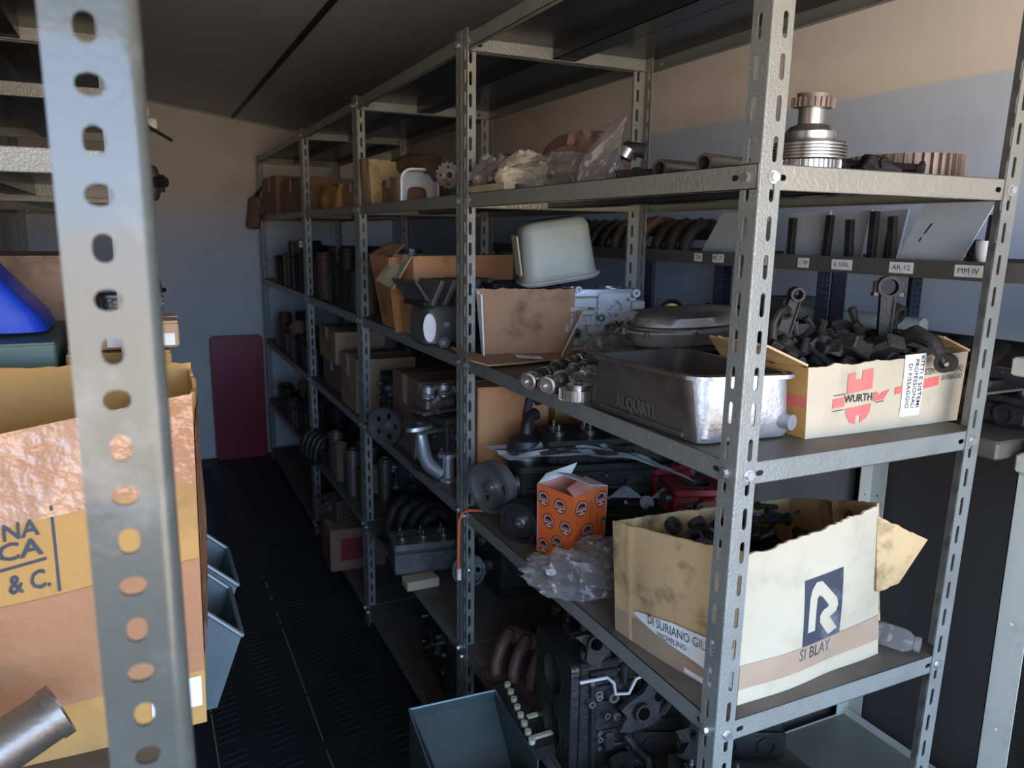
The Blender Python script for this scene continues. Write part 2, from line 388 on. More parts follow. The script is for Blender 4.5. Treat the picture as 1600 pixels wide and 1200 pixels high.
def decal_band(mb, S, u0, v0, u1, v1, off=.0008, nu=12, nv=2):
    def fn(u,v):
        p, n = S(u0+(u1-u0)*u, v0+(v1-v0)*v); return p+n*off
    mb.grid(fn, nu, nv)
def wallS(p00, p10, p01, p11, bulge=.004, wob=.003, seed=0, fold=()):
    """cardboard wall surface through 4 corners, bulging outward along its normal"""
    p00,p10,p01,p11 = map(Vector,(p00,p10,p01,p11))
    n0 = ((p10-p00).cross(p01-p00)).normalized()
    def S(u,v):
        p = p00*(1-u)*(1-v)+p10*u*(1-v)+p01*(1-u)*v+p11*u*v
        uu = min(max(u,0),1); vv = min(max(v,0),1)
        k = bulge*sin(pi*uu)*(.35+.65*sin(pi*vv))+wob*nz(u*2.3+seed,v*2.1,seed)*sin(pi*uu)
        for fu, fw, fd in fold: k += fd*max(0,1-abs(u-fu)/fw)
        return p+n0*k, n0
    return S
def torn(S, jag, seed, n=28):
    """ragged upper edge: pull v down by noise near the top"""
    def S2(u,v):
        top = 1-jag*(.5+.5*nz(u*9+seed,seed,0))-jag*.35*(nz(u*38+seed,seed*2,3)+.5)
        return S(u, v*top)
    return S2
# ------------------------------------------------------------------ the setting
def struct(name, mb, m, **k):
    o = mb.build(name, m, kind='structure', **k); return o
WR, WL, WY = 0.92, -1.30, 4.62
def ceil_z(x): return 2.195-0.14*x
mb = MB(); mb.box(WL-.1, FY-.1, -.06, WR+.1, WY+.1, 0); struct('floor', mb, M['floor'], smooth=0)
mb = MB()
for i,(dx,) in enumerate([(0,)]):
    vs = [(WL-.1,FY-.1,ceil_z(WL-.1)),(WR+.1,FY-.1,ceil_z(WR+.1)),(WR+.1,WY+.1,ceil_z(WR+.1)),(WL-.1,WY+.1,ceil_z(WL-.1))]
    mb.add(vs+[(x,y,z+.05) for x,y,z in vs], [(0,1,2,3),(7,6,5,4),(1,0,4,5),(2,1,5,6),(3,2,6,7),(0,3,7,4)])
struct('ceiling', mb, M['ceil'], smooth=0)
mb = MB(); x=-.115; mb.box(x-.011, FY, ceil_z(x)-.006, x+.011, WY, ceil_z(x)+.006); struct('trim_1', mb, M['seam'], smooth=0)
mb = MB(); mb.add([(WL,WY-.012,ceil_z(WL)-.012),(WR,WY-.012,ceil_z(WR)-.012),(WR,WY-.012,ceil_z(WR)),(WL,WY-.012,ceil_z(WL)),
    (WL,WY,ceil_z(WL)-.012),(WR,WY,ceil_z(WR)-.012),(WR,WY,ceil_z(WR)),(WL,WY,ceil_z(WL))],[(0,1,2,3),(7,6,5,4),(1,0,4,5)])
struct('trim_2', mb, M['ceil'], smooth=0)
mb = MB(); mb.box(WR, FY-.1, 0, WR+.08, WY+.1, 2.3); struct('wall_right', mb, M['wall_r'], smooth=0)
mb = MB(); mb.box(WL-.08, FY-.1, 0, WL, WY+.1, 2.5); struct('wall_left', mb, M['wall'], smooth=0)
mb = MB(); mb.box(WL, WY, 0, WR, WY+.08, 2.5); struct('wall_back', mb, M['wall_b'], smooth=0)
mb = MB()
(ax0,ax1,az0,az1),(bx0,bx1,bz0,bz1) = OPEN
mb.box(WL,FY-.08,0,bx0,FY,az0); mb.box(bx0,FY-.08,0,bx1,FY,bz0); mb.box(WL,FY-.08,az0,ax0,FY,az1)
mb.box(WL,FY-.08,az1,WR,FY,2.5); mb.box(ax1,FY-.08,0,WR,FY,az1)
struct('wall_front', mb, M['wall'], smooth=0)
mb = MB(); mb.box(WR-.018, -1.2, 0.0, WR-.001, 4.5, 1.165); struct('trim_3', mb, M['dark'], smooth=0)  # added dark sheet: painted shade on the wall below the cream unit top
# floor: two worn bright strips and rows of raised anti-slip bars
for i,(x,y0,y1) in enumerate([(-.31,-.3,2.6),(-.605,-.3,2.0)]):
    mb = MB(); y = y0
    while y < y1:
        l = random.uniform(.05,.4) if y < 1.7 else random.uniform(.02,.07)
        mb.box(x-.0022, y, 0, x+.0022, min(y+l,y1), .0018); y += l+random.uniform(.004,.05)*(1 if y<1.7 else 3)
    struct('trim_%d' % (4+i), mb, M['brass'], smooth=0)
mb = MB()
for bx in (-.56,-.42,-.22,-.10):
    y = .7
    while y < 4.4:
        if random.random() < .9:
            mb.push(T(bx+random.uniform(-.003,.003), y, 0) @ RZ(12)); mb.box(-.034,-.005,0,.034,.005,.0035,0); mb.pop()
        y += .032
o = mb.build('floor_tread_bars', M['floor'], smooth=0); o['kind'] = 'stuff'; o['label'] = 'rows of raised anti-slip bars on the dark aisle floor'; o['category'] = 'floor bars'

# ------------------------------------------------------------------ shelving
PITCH_ = .0492
def angle_post(name, h, wf=.035, t=.002, slots='long', z0=.0063+.012):
    mb = MB(); holes = []
    MA = Matrix(((1,0,0,0),(0,0,-1,0),(0,1,0,0),(0,0,0,1))); MBx = Matrix(((0,0,1,0),(1,0,0,0),(0,1,0,0),(0,0,0,1)))
    if slots == 'long':
        z = z0+.03
        while z < h-.03: holes.append(slot(.0215, z, .0078, .032)); z += PITCH_
    elif slots == 'alt':
        z = z0; k = 0
        while z < h-.015: holes.append(slot(.0225, z, .0095, .0135, 5) if k % 2 else slot(.0225, z, .0125, .0100, 5)); z += .0236; k += 1
    elif slots == 'round':
        z = .02
        while z < h-.01:
            holes.append(circ(.009, z, .0024, 6)); holes.append(circ(.021, z, .0024, 6)); z += .0125
    r = .009 if slots == 'alt' else .0025
    outer = [(r,0),(wf,0),(wf,h),(r,h)]
    if slots == 'round':
        for X, z0_, z1_ in ((MA,-t,0),(MBx,0,t)):
            mb.push(X); mb.cells(r, .015, 0, h, [q for q in holes if q[0][0] < .015], z0_, z1_); mb.cells(.015, wf, 0, h, [q for q in holes if q[0][0] >= .015], z0_, z1_); mb.pop()
    else:
        mb.push(MA); mb.cells(r, wf, 0, h, holes, -t, 0); mb.pop()
        mb.push(MBx); mb.cells(r, wf, 0, h, holes, 0, t); mb.pop()
    n = 6; arc = [(r-r*cos(pi/2*i/n), r-r*sin(pi/2*i/n)) for i in range(n+1)]; ri = r-t
    arci = [(r-ri*cos(pi/2*i/n), r-ri*sin(pi/2*i/n)) for i in range(n+1)]
    vs = [(x,y,z) for z in (0,h) for x,y in arc]+[(x,y,z) for z in (0,h) for x,y in arci]; m = n+1; fs = []
    for i in range(n): fs += [(i,i+1,i+1+m,i+m),(2*m+i+1,2*m+i,3*m+i,3*m+i+1),(m+i,m+i+1,3*m+i+1,3*m+i)]
    mb.add(vs, fs)
    return mb
POST = {}
def post_mesh(kind, h, m):
    k = (kind, h, m.name)
    if k not in POST:
        o = angle_post('post', h, .035 if kind != 'alt' else .040, .002, kind).build('post', m); POST[k] = o.data; bpy.data.objects.remove(o)
    return POST[k]
def link(name, me, parent, loc=(0,0,0), rot=(0,0,0), label=None):
    o = bpy.data.objects.new(name, me); COL.objects.link(o); o.parent = parent; o.location = loc; o.rotation_euler = rot
    if label: o['label'] = label
    return o
bm_ = MB(); bm_.cyl((0,0,0),(0,-.0012,0),.0085,n=16); bm_.cyl((0,-.0012,0),(0,-.0060,0),.0064,n=6); bm_.cyl((0,0,0),(0,.006,0),.003,n=8)
_b = bm_.build('bolt', M['bolt'], smooth=0); BOLT = _b.data; bpy.data.objects.remove(_b)
SH = {}
def shelf_mesh(L, D, lipm, h=.032, bolt_off=.0165):
    k = (round(L,3), round(D,3), lipm.name, h)
    if k in SH: return SH[k]
    mb = MB(); e = .0024; t = .0012; zt = bolt_off; zb = zt-h
    mb.m = 1; mb.box(e, e, zt-t, D-e, L-e, zt)
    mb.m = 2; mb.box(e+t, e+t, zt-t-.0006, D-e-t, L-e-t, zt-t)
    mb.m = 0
    def lip(Mx, W):
        hs = [slot(.044,0,.014,.0078), slot(W-.044,0,.014,.0078)]
        mb.push(Mx); mb.plate([(e,zb),(W-e,zb),(W-e,zt),(e,zt)], hs, 0, t); mb.pop()
    lip(T(0,e+t,0) @ Matrix(((1,0,0,0),(0,0,-1,0),(0,1,0,0),(0,0,0,1))), D)
    lip(T(0,L-e,0) @ Matrix(((1,0,0,0),(0,0,-1,0),(0,1,0,0),(0,0,0,1))), D)
    lip(T(e,0,0) @ Matrix(((0,0,1,0),(1,0,0,0),(0,1,0,0),(0,0,0,1))), L)
    lip(T(D-e-t,0,0) @ Matrix(((0,0,1,0),(1,0,0,0),(0,1,0,0),(0,0,0,1))), L)
    r = .013
    mb.box(e,e,zb,D-e,e+r,zb+t); mb.box(e,L-e-r,zb,D-e,L-e,zb+t); mb.box(e,e,zb,e+r,L-e,zb+t); mb.box(D-e-r,e,zb,D-e,L-e,zb+t)
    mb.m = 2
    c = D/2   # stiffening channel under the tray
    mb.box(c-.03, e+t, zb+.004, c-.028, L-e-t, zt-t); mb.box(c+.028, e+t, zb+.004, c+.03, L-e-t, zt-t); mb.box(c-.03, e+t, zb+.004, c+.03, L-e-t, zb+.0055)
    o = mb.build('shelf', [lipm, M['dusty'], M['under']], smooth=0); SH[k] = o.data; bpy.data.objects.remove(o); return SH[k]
LEVELS = [1.943, 1.5885, 1.1935, .7995, .4063, .055]
def rack(name, label, x0, y0, L, D, levels, h=1.972, kind='long', pm=None, group=None, tilt=(0,0,0,0), lipm=None, bolts=True, wvar=0, side=1):
    pm = pm or M['paint']; t = thing(name, label, 'shelving rack', (x0,y0,0), 0, group)
    me = post_mesh(kind, h, pm)
    cs = [((0,0),0),((D,0),90),((D,L),180),((0,L),270)]
    for i,((x,y),a) in enumerate(cs):
        th = tilt[i]; q = Matrix.Translation((x-th*1.19, y, 0)) @ Matrix.Rotation(th,4,'Y') @ RZ(a)
        o = link('post', me, t); o.matrix_local = q
    for li, z in enumerate(levels):
        Dz = D+wvar*(z-1.19)
        lm = lipm[li] if isinstance(lipm,(list,tuple)) else (lipm or M['paint'])
        link('shelf', shelf_mesh(L, Dz, lm), t, (0,0,z))
        if bolts:
            xf = 0 if side > 0 else D
            for y in (.0215, L-.0215): link('bolt', BOLT, t, (xf-(.0003 if side>0 else -.0003)+tilt[0]*(z-1.19),y,z), (0,0,-pi/2 if side > 0 else pi/2))
            if y0 < .5:
                for i,x in enumerate((.0215, D-.0215)): link('bolt', BOLT, t, (x+tilt[i]*(z-1.19),-.0003,z))
    return t
G = 'grey slotted-angle shelving racks along the right of the aisle'
rack('shelving_rack', 'nearest grey slotted-angle rack right of the aisle, carrying the two printed white cartons', 0, .001, .998, .512, LEVELS, tilt=(.011,.037,0,0), wvar=.03, group=G, lipm=[M['paint'],M['paint_hammer']]+[M['paint']]*4)
rack('shelving_rack', 'second grey slotted-angle rack along the aisle, holding the orange-brown carton and carburettor engine', 0, 1.001, .998, .512, LEVELS, group=G)
rack('shelving_rack', 'third grey slotted-angle rack along the aisle, torn tan paper bag on its upper shelf', 0, 2.001, .998, .512, LEVELS, group=G)
rack('shelving_rack', 'farthest grey slotted-angle rack, against the back wall beside the dark red panel', 0, 3.001, 1.45, .512, LEVELS, group=G)
GL = 'shelving racks along the left of the aisle'
LX = -.70
rack('shelving_rack', 'rack whose post with round and oval holes stands right before the camera, at left', LX-.5, -.37, .80, .5, [1.95,.875,.72,.3], kind='alt', pm=M['nearpost'], group=GL, side=-1, bolts=False)
rack('shelving_rack', 'left-hand grey rack just beyond the big tape-covered carton, holding the steel bins', LX-.5, .44, .99, .5, [1.95,1.60,1.19,.72,.4,.06], group=GL, side=-1, kind='long')
rack('shelving_rack', 'left-hand rack whose small white boxes stick out past the near post', LX-.5, 1.44, 1.0, .5, [1.95,1.83,1.59,1.19,.80,.4,.06], group=GL, side=-1)
rack('shelving_rack', 'left-hand rack nearest the back wall, hidden behind the near post', LX-.5, 2.45, 1.0, .5, LEVELS, group=GL, side=-1)

# cream base units and dark blue rack behind the main racks (between them and the right wall)
ct = thing('cream_shelf_unit', 'cream enamelled low shelf unit behind the near rack, with tray shelf near the floor', 'shelf unit', (.56,0,0))
mb = MB(); mb.box(0,0,1.15,.335,.52,1.182,.004); mb.build('top_panel', [M['dusty']], ct, smooth=0)
def cream_post(x,y,h,a,w_=.042,label=None):
    mb = MB(); hs = [circ(w_*.5, z, .003, 8) for z in [h-.06-.2*k for k in range(int(h/.2)) if h-.06-.2*k > .05]]
    mb.push(RZ(a)); 
    mb.push(Matrix(((1,0,0,0),(0,0,-1,0),(0,1,0,0),(0,0,0,1)))); mb.plate([(0,0),(w_,0),(w_,h),(0,h)], hs, -.002, 0); mb.pop()
    mb.push(Matrix(((0,0,1,0),(1,0,0,0),(0,1,0,0),(0,0,0,1)))); mb.plate([(0,0),(w_,0),(w_,h),(0,h)], hs, 0, .002); mb.pop(); mb.pop()
    o = mb.build('post', M['cream'], ct, smooth=0); o.location = (x,y,0); return o
cream_post(.335,.50,1.15,180); cream_post(.335,.01,1.15,90)
mb = MB(); mb.box(.0,.0,.285,.32,.50,.287); mb.m = 1
for x in (.318,): mb.push(T(x,0,.285)); mb.push(Matrix(((0,0,1,0),(1,0,0,0),(0,1,0,0),(0,0,0,1)))); mb.plate([(0,0),(.5,0),(.5,.022),(0,.022)], [circ(q,.011,.003,8) for q in (.03,.16,.29,.42)], 0, .002); mb.pop(); mb.pop()
mb.box(0,.497,.265,.32,.499,.29); mb.box(-.002,0,.265,0,.5,.29)
mb.build('tray_shelf', [M['olive'], M['cream']], ct, smooth=0)
ct2 = ct
ct = thing('cream_shelf_unit', 'cream enamelled unit at the right edge, its pale leg and shelf end in view', 'shelf unit', (.590,-.97,0))
cream_post(.0,.95,1.13,270,.05)
cream_post(.0,.0,1.13,0,.05)
mb = MB(); mb.box(0,0,1.13,.32,.96,1.165,.005); mb.build('shelf', M['cream'], ct, smooth=0)
mb = MB(); mb.box(0,0,.40,.32,.94,.43,.004); mb.build('shelf', M['cream'], ct, smooth=0)
mb = MB(); mb.push(T(.56,.54,0)); mb.box(0,0,0,.33,1.6,1.18,.005); mb.pop()
o = mb.build('low_cabinet', M['browns'], smooth=0); tag(o, 'dark brown low cabinet behind the near rack, standing along the right wall', 'cabinet')

bt = thing('shelving_rack', 'dark blue perforated rack with paper labels along its brown shelf edge', 'shelving rack', (.56,-.9,1.183))
me = post_mesh('round', .262, M['navy'])
for x,y,a in ((0,.60,0),(.28,.60,90),(0,1.28,0),(0,1.276,270),(.28,1.28,90),(0,1.93,270),(.28,1.93,180),(0,2.95,270),(.28,2.95,180)):
    o = link('post', me, bt); o.matrix_local = T(x,y,0) @ RZ(a)
mb = MB(); mb.box(-.004,.6,.262,.30,2.97,.266); mb.m = 1; mb.box(-.006,.6,.262,-.003,2.97,.294); mb.box(.297,.6,.262,.30,2.97,.294)
mb.box(-.006,.597,.262,.30,.6,.294)
mb.build('shelf', [M['dusty'], M['browns']], bt, smooth=0)
mb = MB(); mb.m=0; mb.box(.0,.93,.075,.28,1.9,.079); mb.box(-.003,.93,.062,0,1.9,.082)
mb.build('shelf', [M['dusty']], bt, smooth=0)
for k,(y,w_) in enumerate([(.96,.05),(1.09,.05),(1.225,.05),(1.335,.03),(1.455,.055),(1.60,.04),(1.68,.03)]):
    mb = MB(); mb.push(T(-.0062,y,.268)); mb.box(-.0006,0,0,0,w_,.020); mb.m = 1
    S = lambda u,v,w_=w_: (Vector((-.0006, w_-w_*u, .020*v)), Vector((-1,0,0)))
    decal_text(mb, S, ['MM IV','AR 12','6 VAL','C 08','PF 3','R 7','TB'][k], .12,.3,.88,.75, .0003); mb.pop()
    mb.build('paper_label', [M['label'], M['black']], bt, smooth=0)
mb = MB(); mb.push(T(.555,-.72,1.298)); mb.box(0,0,0,.30,.715,.03,.003); mb.pop()
o = mb.build('wall_shelf', M['cream'], smooth=0); tag(o, 'cream shelf board at the right edge, behind the back post of the near rack', 'shelf')

# red panel, leaning on the back wall
mb = MB(); mb.push(Matrix(((1,0,0,0),(0,0,-1,0),(0,1,0,0),(0,0,0,1)))); mb.plate(rrect(0,0,.33,.83,.03,4), [], -.05, 0); mb.pop()
o = mb.build('storage_case', M['red_cab'], smooth=0, bevel=.006); o.location = (-.335,4.545,0); tag(o, 'dark red upright case standing against the back wall at the end of the aisle', 'case')
# ------------------------------------------------------------------ part builders (all in metres, local origin at the base)
S1,S2,S3,S4,S5,S6 = [z+.0168 for z in LEVELS]
def gear_poly(r, n, h=.003, duty=.5):
    p = []
    for i in range(n):
        for a, rr in ((0,r-h),(duty*.25,r),(duty*.25+duty*.5,r),(duty,r-h)):
            t = 2*pi*(i+a)/n; p.append((rr*cos(t), rr*sin(t)))
    return p
def slab(mb, x0,y0,z0,x1,y1,z1,c=.002): mb.box(x0,y0,z0,x1,y1,z1,c)
def boltset(mb, pts, r=.006, h=.006, n=6):
    for p, d in pts: p = Vector(p); mb.cyl(p, p+Vector(d)*h, r, n=n)
def b_camshaft(name, label, loc, rot, L=.34, r=.018, group=None, seed=1):
    rnd = random.Random(seed); t = thing(name, label, 'camshaft', loc, rot, group)
    mb = MB(); mb.push(RX(-90)); mb.lathe([(0,.010),(r*.28,.010),(r*.30,0),(r*.52,0),(r*.56,.006),(r*.72,.006),(r*.76,.0),(r*.95,.001),(r,.006),(r,.02),(r*.8,.022),(r*.6,.024)], 20); 
    mb.lathe([(r*.55,.02),(r*.55,L-.02),(r*.9,L-.018),(r*.9,L),(0,L)], 14); mb.pop(); mb.build('shaft', M['steel'], t)
    z = .034
    k = 0
    while z < L-.03:
        mb = MB(); a = rnd.uniform(0,2*pi); pr = []
        for i in range(18):
            q = 2*pi*i/18; rr = r*.72+r*.42*max(0,cos(q-a))**3; pr.append((rr*cos(q), rr*sin(q)))
        if k % 3 == 2: pr = circ(0,0,r*.95,18)
        mb.push(RX(-90)); mb.plate(pr, [], z, z+.013); mb.pop(); mb.build('cam_lobe', M['steel'] if k % 2 == 0 else M['oily2'], t); z += .0205; k += 1
    return t
def b_conrod(name, label, loc, rot, L=.14, m='oily2', R1=.026, R2=.016, group=None):
    t = thing(name, label, 'connecting rod', loc, rot, group)
    mb = MB(); w_ = .011
    mb.plate(circ(0,0,R1,24), [circ(0,0,R1*.72,20)], -w_, w_)
    mb.plate([(-.010,R1*.85),(.010,R1*.85),(.008,L-R2*.8),(-.008,L-R2*.8)], [], -w_*.45, w_*.45)
    mb.plate([(-.0125,R1*.8),(-.009,R1*.8),(-.007,L-R2*.8),(-.0095,L-R2*.8)], [], -w_*.8, w_*.8)
    mb.plate([(.009,R1*.8),(.0125,R1*.8),(.0095,L-R2*.8),(.007,L-R2*.8)], [], -w_*.8, w_*.8)
    mb.plate(circ(0,L,R2,20), [circ(0,L,R2*.62,16)], -w_*1.1, w_*1.1)
    mb.build('rod', M[m], t, bevel=.001)
    mb = MB()
    for s in (-1,1): mb.cyl((s*R1*1.05,-R1*.5,0),(s*R1*1.05,R1*.5,0),.0052,n=8); mb.cyl((s*R1*1.05,R1*.5,0),(s*R1*1.05,R1*.5+.006,0),.0075,n=6)
    mb.build('cap_bolts', M['oily2'], t, kind='stuff')
    return t
def b_gear(name, label, loc, rot, r=.035, n=30, h=.02, bore=.4, m='steel', hub=0, group=None, tooth=.0035, web=None):
    t = thing(name, label, 'gear', loc, rot, group)
    mb = MB(); mb.plate(gear_poly(r,n,tooth), [circ(0,0,r*bore,20)], 0, h); mb.build('toothed_ring', M[m], t, smooth=25)
    if hub: mb = MB(); mb.pipe((0,0,h*.2),(0,0,h+hub),r*.62,r*bore*.8,24); mb.build('hub', M[m], t)
    if web:
        mb = MB(); mb.plate(circ(0,0,r*bore*1.02,24), [circ(0,0,r*.14,12)]+[circ(r*.46*bore/.8*cos(a),r*.46*bore/.8*sin(a),r*.13,10) for a in [2*pi*i/web for i in range(web)]], h*.3, h*.6)
        mb.build('web', M[m], t)
    return t
def b_pulley(name, label, loc, rot, r=.07, h=.03, spokes=5, m='alu_dull', grooves=3, group=None, cat='pulley'):
    """disc pulley, axis local Z, face up"""
    t = thing(name, label, cat, loc, rot, group)
    prof = [(r*.82,0),(r,0)]
    for g in range(grooves):
        z0 = h*(g+.15)/grooves; z1 = h*(g+.5)/grooves; z2 = h*(g+.85)/grooves; prof += [(r,z0),(r*.93,z1),(r,z2)]
    prof += [(r,h),(r*.84,h),(r*.82,h*.8),(r*.82,0)]
    mb = MB(); mb.lathe(prof, 36); mb.build('rim', M[m], t)
    holes = []
    for i in range(spokes):
        a = 2*pi*i/spokes; holes.append([(r*.56*cos(a)+.13*r*cos(q), r*.56*sin(a)+.17*r*sin(q)) for q in [2*pi*k/10 for k in range(10)]])
    mb = MB(); mb.plate(circ(0,0,r*.84,36), holes, h*.35, h*.55); mb.build('spoked_web', M[m], t)
    mb = MB(); mb.lathe([(r*.30,h*.5),(r*.28,h*.8),(r*.17,h*.85),(r*.16,h*1.15),(r*.07,h*1.2),(0,h*1.2)], 20)
    mb.cyl((0,0,-h*.6),(0,0,h*.4),r*.2,n=16); mb.build('hub', M['steel'], t)
    return t
def b_block(name, label, loc, rot, L=.26, W=.16, H=.18, n=4, m='oily2', cat='engine block', group=None, seed=3, bright=False):
    """engine block: bores on top, ribs, ports, studs, bearing webs"""
    rnd = random.Random(seed); t = thing(name, label, cat, loc, rot, group)
    mb = MB(); mb.box(-L/2,-W/2,H*.1,L/2,W/2,H*.9,.006)
    for i in range(7):
        x = -L/2+L*(i+.5)/7; mb.box(x-.004,-W/2-.009,H*.12,x+.004,W/2+.009,H*(.5+.3*rnd.random()),.002)
    mb.box(-L/2-.006,-W/2-.008,0,L/2+.006,W/2+.008,H*.11,.003)
    for i in range(16):
        s = rnd.choice((-1,1)); x = rnd.uniform(-.42,.42)*L; z = rnd.uniform(.2,.8)*H; a, b, c = rnd.uniform(.008,.028), rnd.uniform(.006,.02), rnd.uniform(.01,.035)
        if i % 3: mb.box(x-a, s*W/2-b, z-c*.6, x+a, s*W/2+b, z+c*.6, .004)
        else: mb.box(s*L/2-b, (x/L)*W-a, z-c*.6, s*L/2+b, (x/L)*W+a, z+c*.6, .004)
    for i in range(3):
        s = rnd.choice((-1,1)); z = rnd.uniform(.3,.7)*H; mb.cyl((-L*.45,s*W*.52,z),(L*.45,s*W*.52,z+rnd.uniform(-.3,.3)*H*.5),.008,n=8)
    mb.build('casting', M[m], t)
    bores = [(-L/2+L*(i+.5)/n, 0) for i in range(n)]; rb = min(L/n*.42, W*.34)
    mb = MB(); mb.plate(rrect(-L/2-.004,-W/2-.004,L/2+.004,W/2+.004,.012), [circ(x,y,rb,20) for x,y in bores]+[circ(x+s*L/n*.0,sy*W*.44,.005,8) for x,y in bores for sy in (-1,1) for s in (0,)], H*.9, H)
    mb.build('deck_face', M['alu'] if bright else M[m], t)
    for x, y in bores:
        mb = MB(); mb.pipe((x,y,H*.4),(x,y,H+.0012),rb,rb*.9,20); mb.build('cylinder_bore', M['steel' if bright else 'oily'], t)
    mb = MB()
    for i in range(12):
        s = rnd.choice((-1,1)); x = rnd.uniform(-.45,.45)*L; z = rnd.uniform(.25,.82)*H; r = rnd.uniform(.006,.014)
        mb.pipe((x,s*(W/2-.003),z),(x,s*(W/2+rnd.uniform(.012,.024)),z),r,r*.5,12)
    for i in range(6):
        s = rnd.choice((-1,1)); y = rnd.uniform(-.4,.4)*W; z = rnd.uniform(.2,.8)*H; r = rnd.uniform(.008,.02)
        mb.pipe((s*(L/2-.003),y,z),(s*(L/2+rnd.uniform(.012,.02)),y,z),r,r*.55,14)
    mb.build('ports', M['alu_dull'], t, kind='stuff')
    mb = MB()
    for i in range(10):
        s = rnd.choice((-1,1)); x = rnd.uniform(-.47,.47)*L; z = rnd.uniform(.15,.85)*H
        mb.cyl((x,s*W/2,z),(x,s*(W/2+.014),z),.0055,n=6)
    mb.build('bolts', M['steel'], t, kind='stuff')
    return t
def b_head(name, label, loc, rot, L=.3, W=.13, H=.09, n=4, m='alu_dull', cat='cylinder head', group=None, seed=5):
    rnd = random.Random(seed); t = thing(name, label, cat, loc, rot, group)
    ch = [circ(-L/2+L*(i+.5)/n, sy*W*.17, W*.12, 14) for i in range(n) for sy in (-1,1)]
    mb = MB(); mb.plate(rrect(-L/2,-W/2,L/2,W/2,.01), ch, H*.8, H); mb.box(-L/2+.002,-W/2+.002,0,L/2-.002,W/2-.002,H*.78,.004)
    mb.build('casting', M[m], t)
    mb = MB()
    for i in range(n):
        x = -L/2+L*(i+.5)/n; mb.push(T(x,-W/2,H*.45)@RX(90)); mb.lathe([(W*.11,0),(W*.15,0),(W*.15,.016),(W*.11,.016),(W*.11,0)],14); mb.pop()
    mb.box(-L/2,-W/2-.012,H*.16,L/2,-W/2-.006,H*.74,.002)
    mb.build('port_flange', M[m], t)
    for i in range(2*n):
        x = -L/2+L*(i//2+.5)/n; y = (-1,1)[i%2]*W*.17; mb = MB(); mb.cyl((x,y,H*.7),(x,y,H+.028),.004,n=8); mb.pipe((x,y,H*.8),(x,y,H+.012),.013,.009,12)
        mb.build('valve_spring', M['steel'], t)
    return t
def b_manifold(name, label, loc, rot, n=4, L=.26, m='alu_dull', reach=.12, drop=.10, r=.019, group=None, cat='manifold'):
    """intake manifold: a plenum with curved runners to a port flange"""
    t = thing(name, label, cat, loc, rot, group)
    mb = MB(); mb.tube([(-L/2,0,drop),(-L/2+.02,0,drop),(L/2-.02,0,drop),(L/2,0,drop)], [r*.9,r*1.6,r*1.6,r*.9], 14); mb.build('plenum', M[m], t)
    for i in range(n):
        x = -L/2+L*(i+.5)/n; mb = MB()
        mb.tube([(x,0,drop),(x,-reach*.35,drop+r*.8),(x,-reach*.75,drop-.005),(x,-reach,drop*.55),(x,-reach*1.05,.012)], [r,r,r*.95,r*.95,r], 12); mb.build('runner', M[m], t)
    hs = [circ(-L/2+L*(i+.5)/n, 0, r*.8, 14) for i in range(n)]
    mb = MB(); mb.push(T(0,-reach*1.05,0)); mb.plate(rrect(-L/2-.01,-r*1.5,L/2+.01,r*1.5,.01), hs, 0, .012); mb.pop(); mb.build('port_flange', M[m], t)
    return t
def b_liner(m='oily2', r=.042, h=.15):
    mb = MB(); mb.lathe([(r*.88,h),(r*.88,0),(r,0),(r,h*.85),(r*1.1,h*.86),(r*1.1,h*.94),(r*.97,h*.95),(r*.97,h),(r*.88,h)], 22); return mb
def b_pipe(name, label, loc, rot, pts, r, m='alu_dull', flange=None, group=None, cat='pipe'):
    t = thing(name, label, cat, loc, rot, group)
    mb = MB()
    # smooth polyline
    P = [Vector(p) for p in pts]; Q = []
    for i in range(len(P)-1):
        a = P[max(i-1,0)]; b = P[i]; c = P[i+1]; d = P[min(i+2,len(P)-1)]
        for k in range(5):
            q = k/5; Q.append(.5*((2*b)+(-a+c)*q+(2*a-5*b+4*c-d)*q*q+(-a+3*b-3*c+d)*q**3))
    Q.append(P[-1]); mb.tube(Q, r, 16); mb.build('bent_tube', M[m], t)
    for idx in (flange or ()):
        p = Q[0] if idx == 0 else Q[-1]; d = (Q[1]-Q[0]).normalized() if idx == 0 else (Q[-1]-Q[-2]).normalized()
        q = d.to_track_quat('Z','Y').to_matrix().to_4x4(); mb = MB(); mb.push(Matrix.Translation(p)@q)
        o = [(r*2.1*cos(a)*(1 if abs(cos(a))>.6 else .8), r*1.35*sin(a)) for a in [2*pi*i/20 for i in range(20)]]
        mb.plate(o, [circ(r*1.62,0,.004,8), circ(-r*1.62,0,.004,8)], -.005, .005); mb.pop(); mb.build('flange', M[m], t)
    return t
def b_bag(name, label, loc, rot, sx, sy, sz, m='film', seed=1, parts=None, group=None, cat='plastic bag', ridge=.35, n=34):
    """crumpled film bag: noisy closed skin, gathered and creased"""
    t = thing(name, label, cat, loc, rot, group)
    mb = MB(); sd = Vector((seed*3.7, seed*1.3, seed))
    def fn(u,v):
        a = 2*pi*u; b = pi*v-pi/2; d = Vector((cos(a)*cos(b), sin(a)*cos(b), sin(b)))
        k = 1+ridge*(abs(noise.noise(d*2.1+sd))*-1.8+.35)+ridge*1.0*(.22-abs(noise.noise(d*4.6+sd*2)))+ridge*.2*(.2-abs(noise.noise(d*9+sd)))
        z = d.z*sz*k; z = max(z, -sz*.62)
        return Vector((d.x*sx*k, d.y*sy*k, z+sz*.62))
    mb.grid(fn, n, n*2//3, cu=True); mb.build('film', M[m], t, smooth=24)
    return t
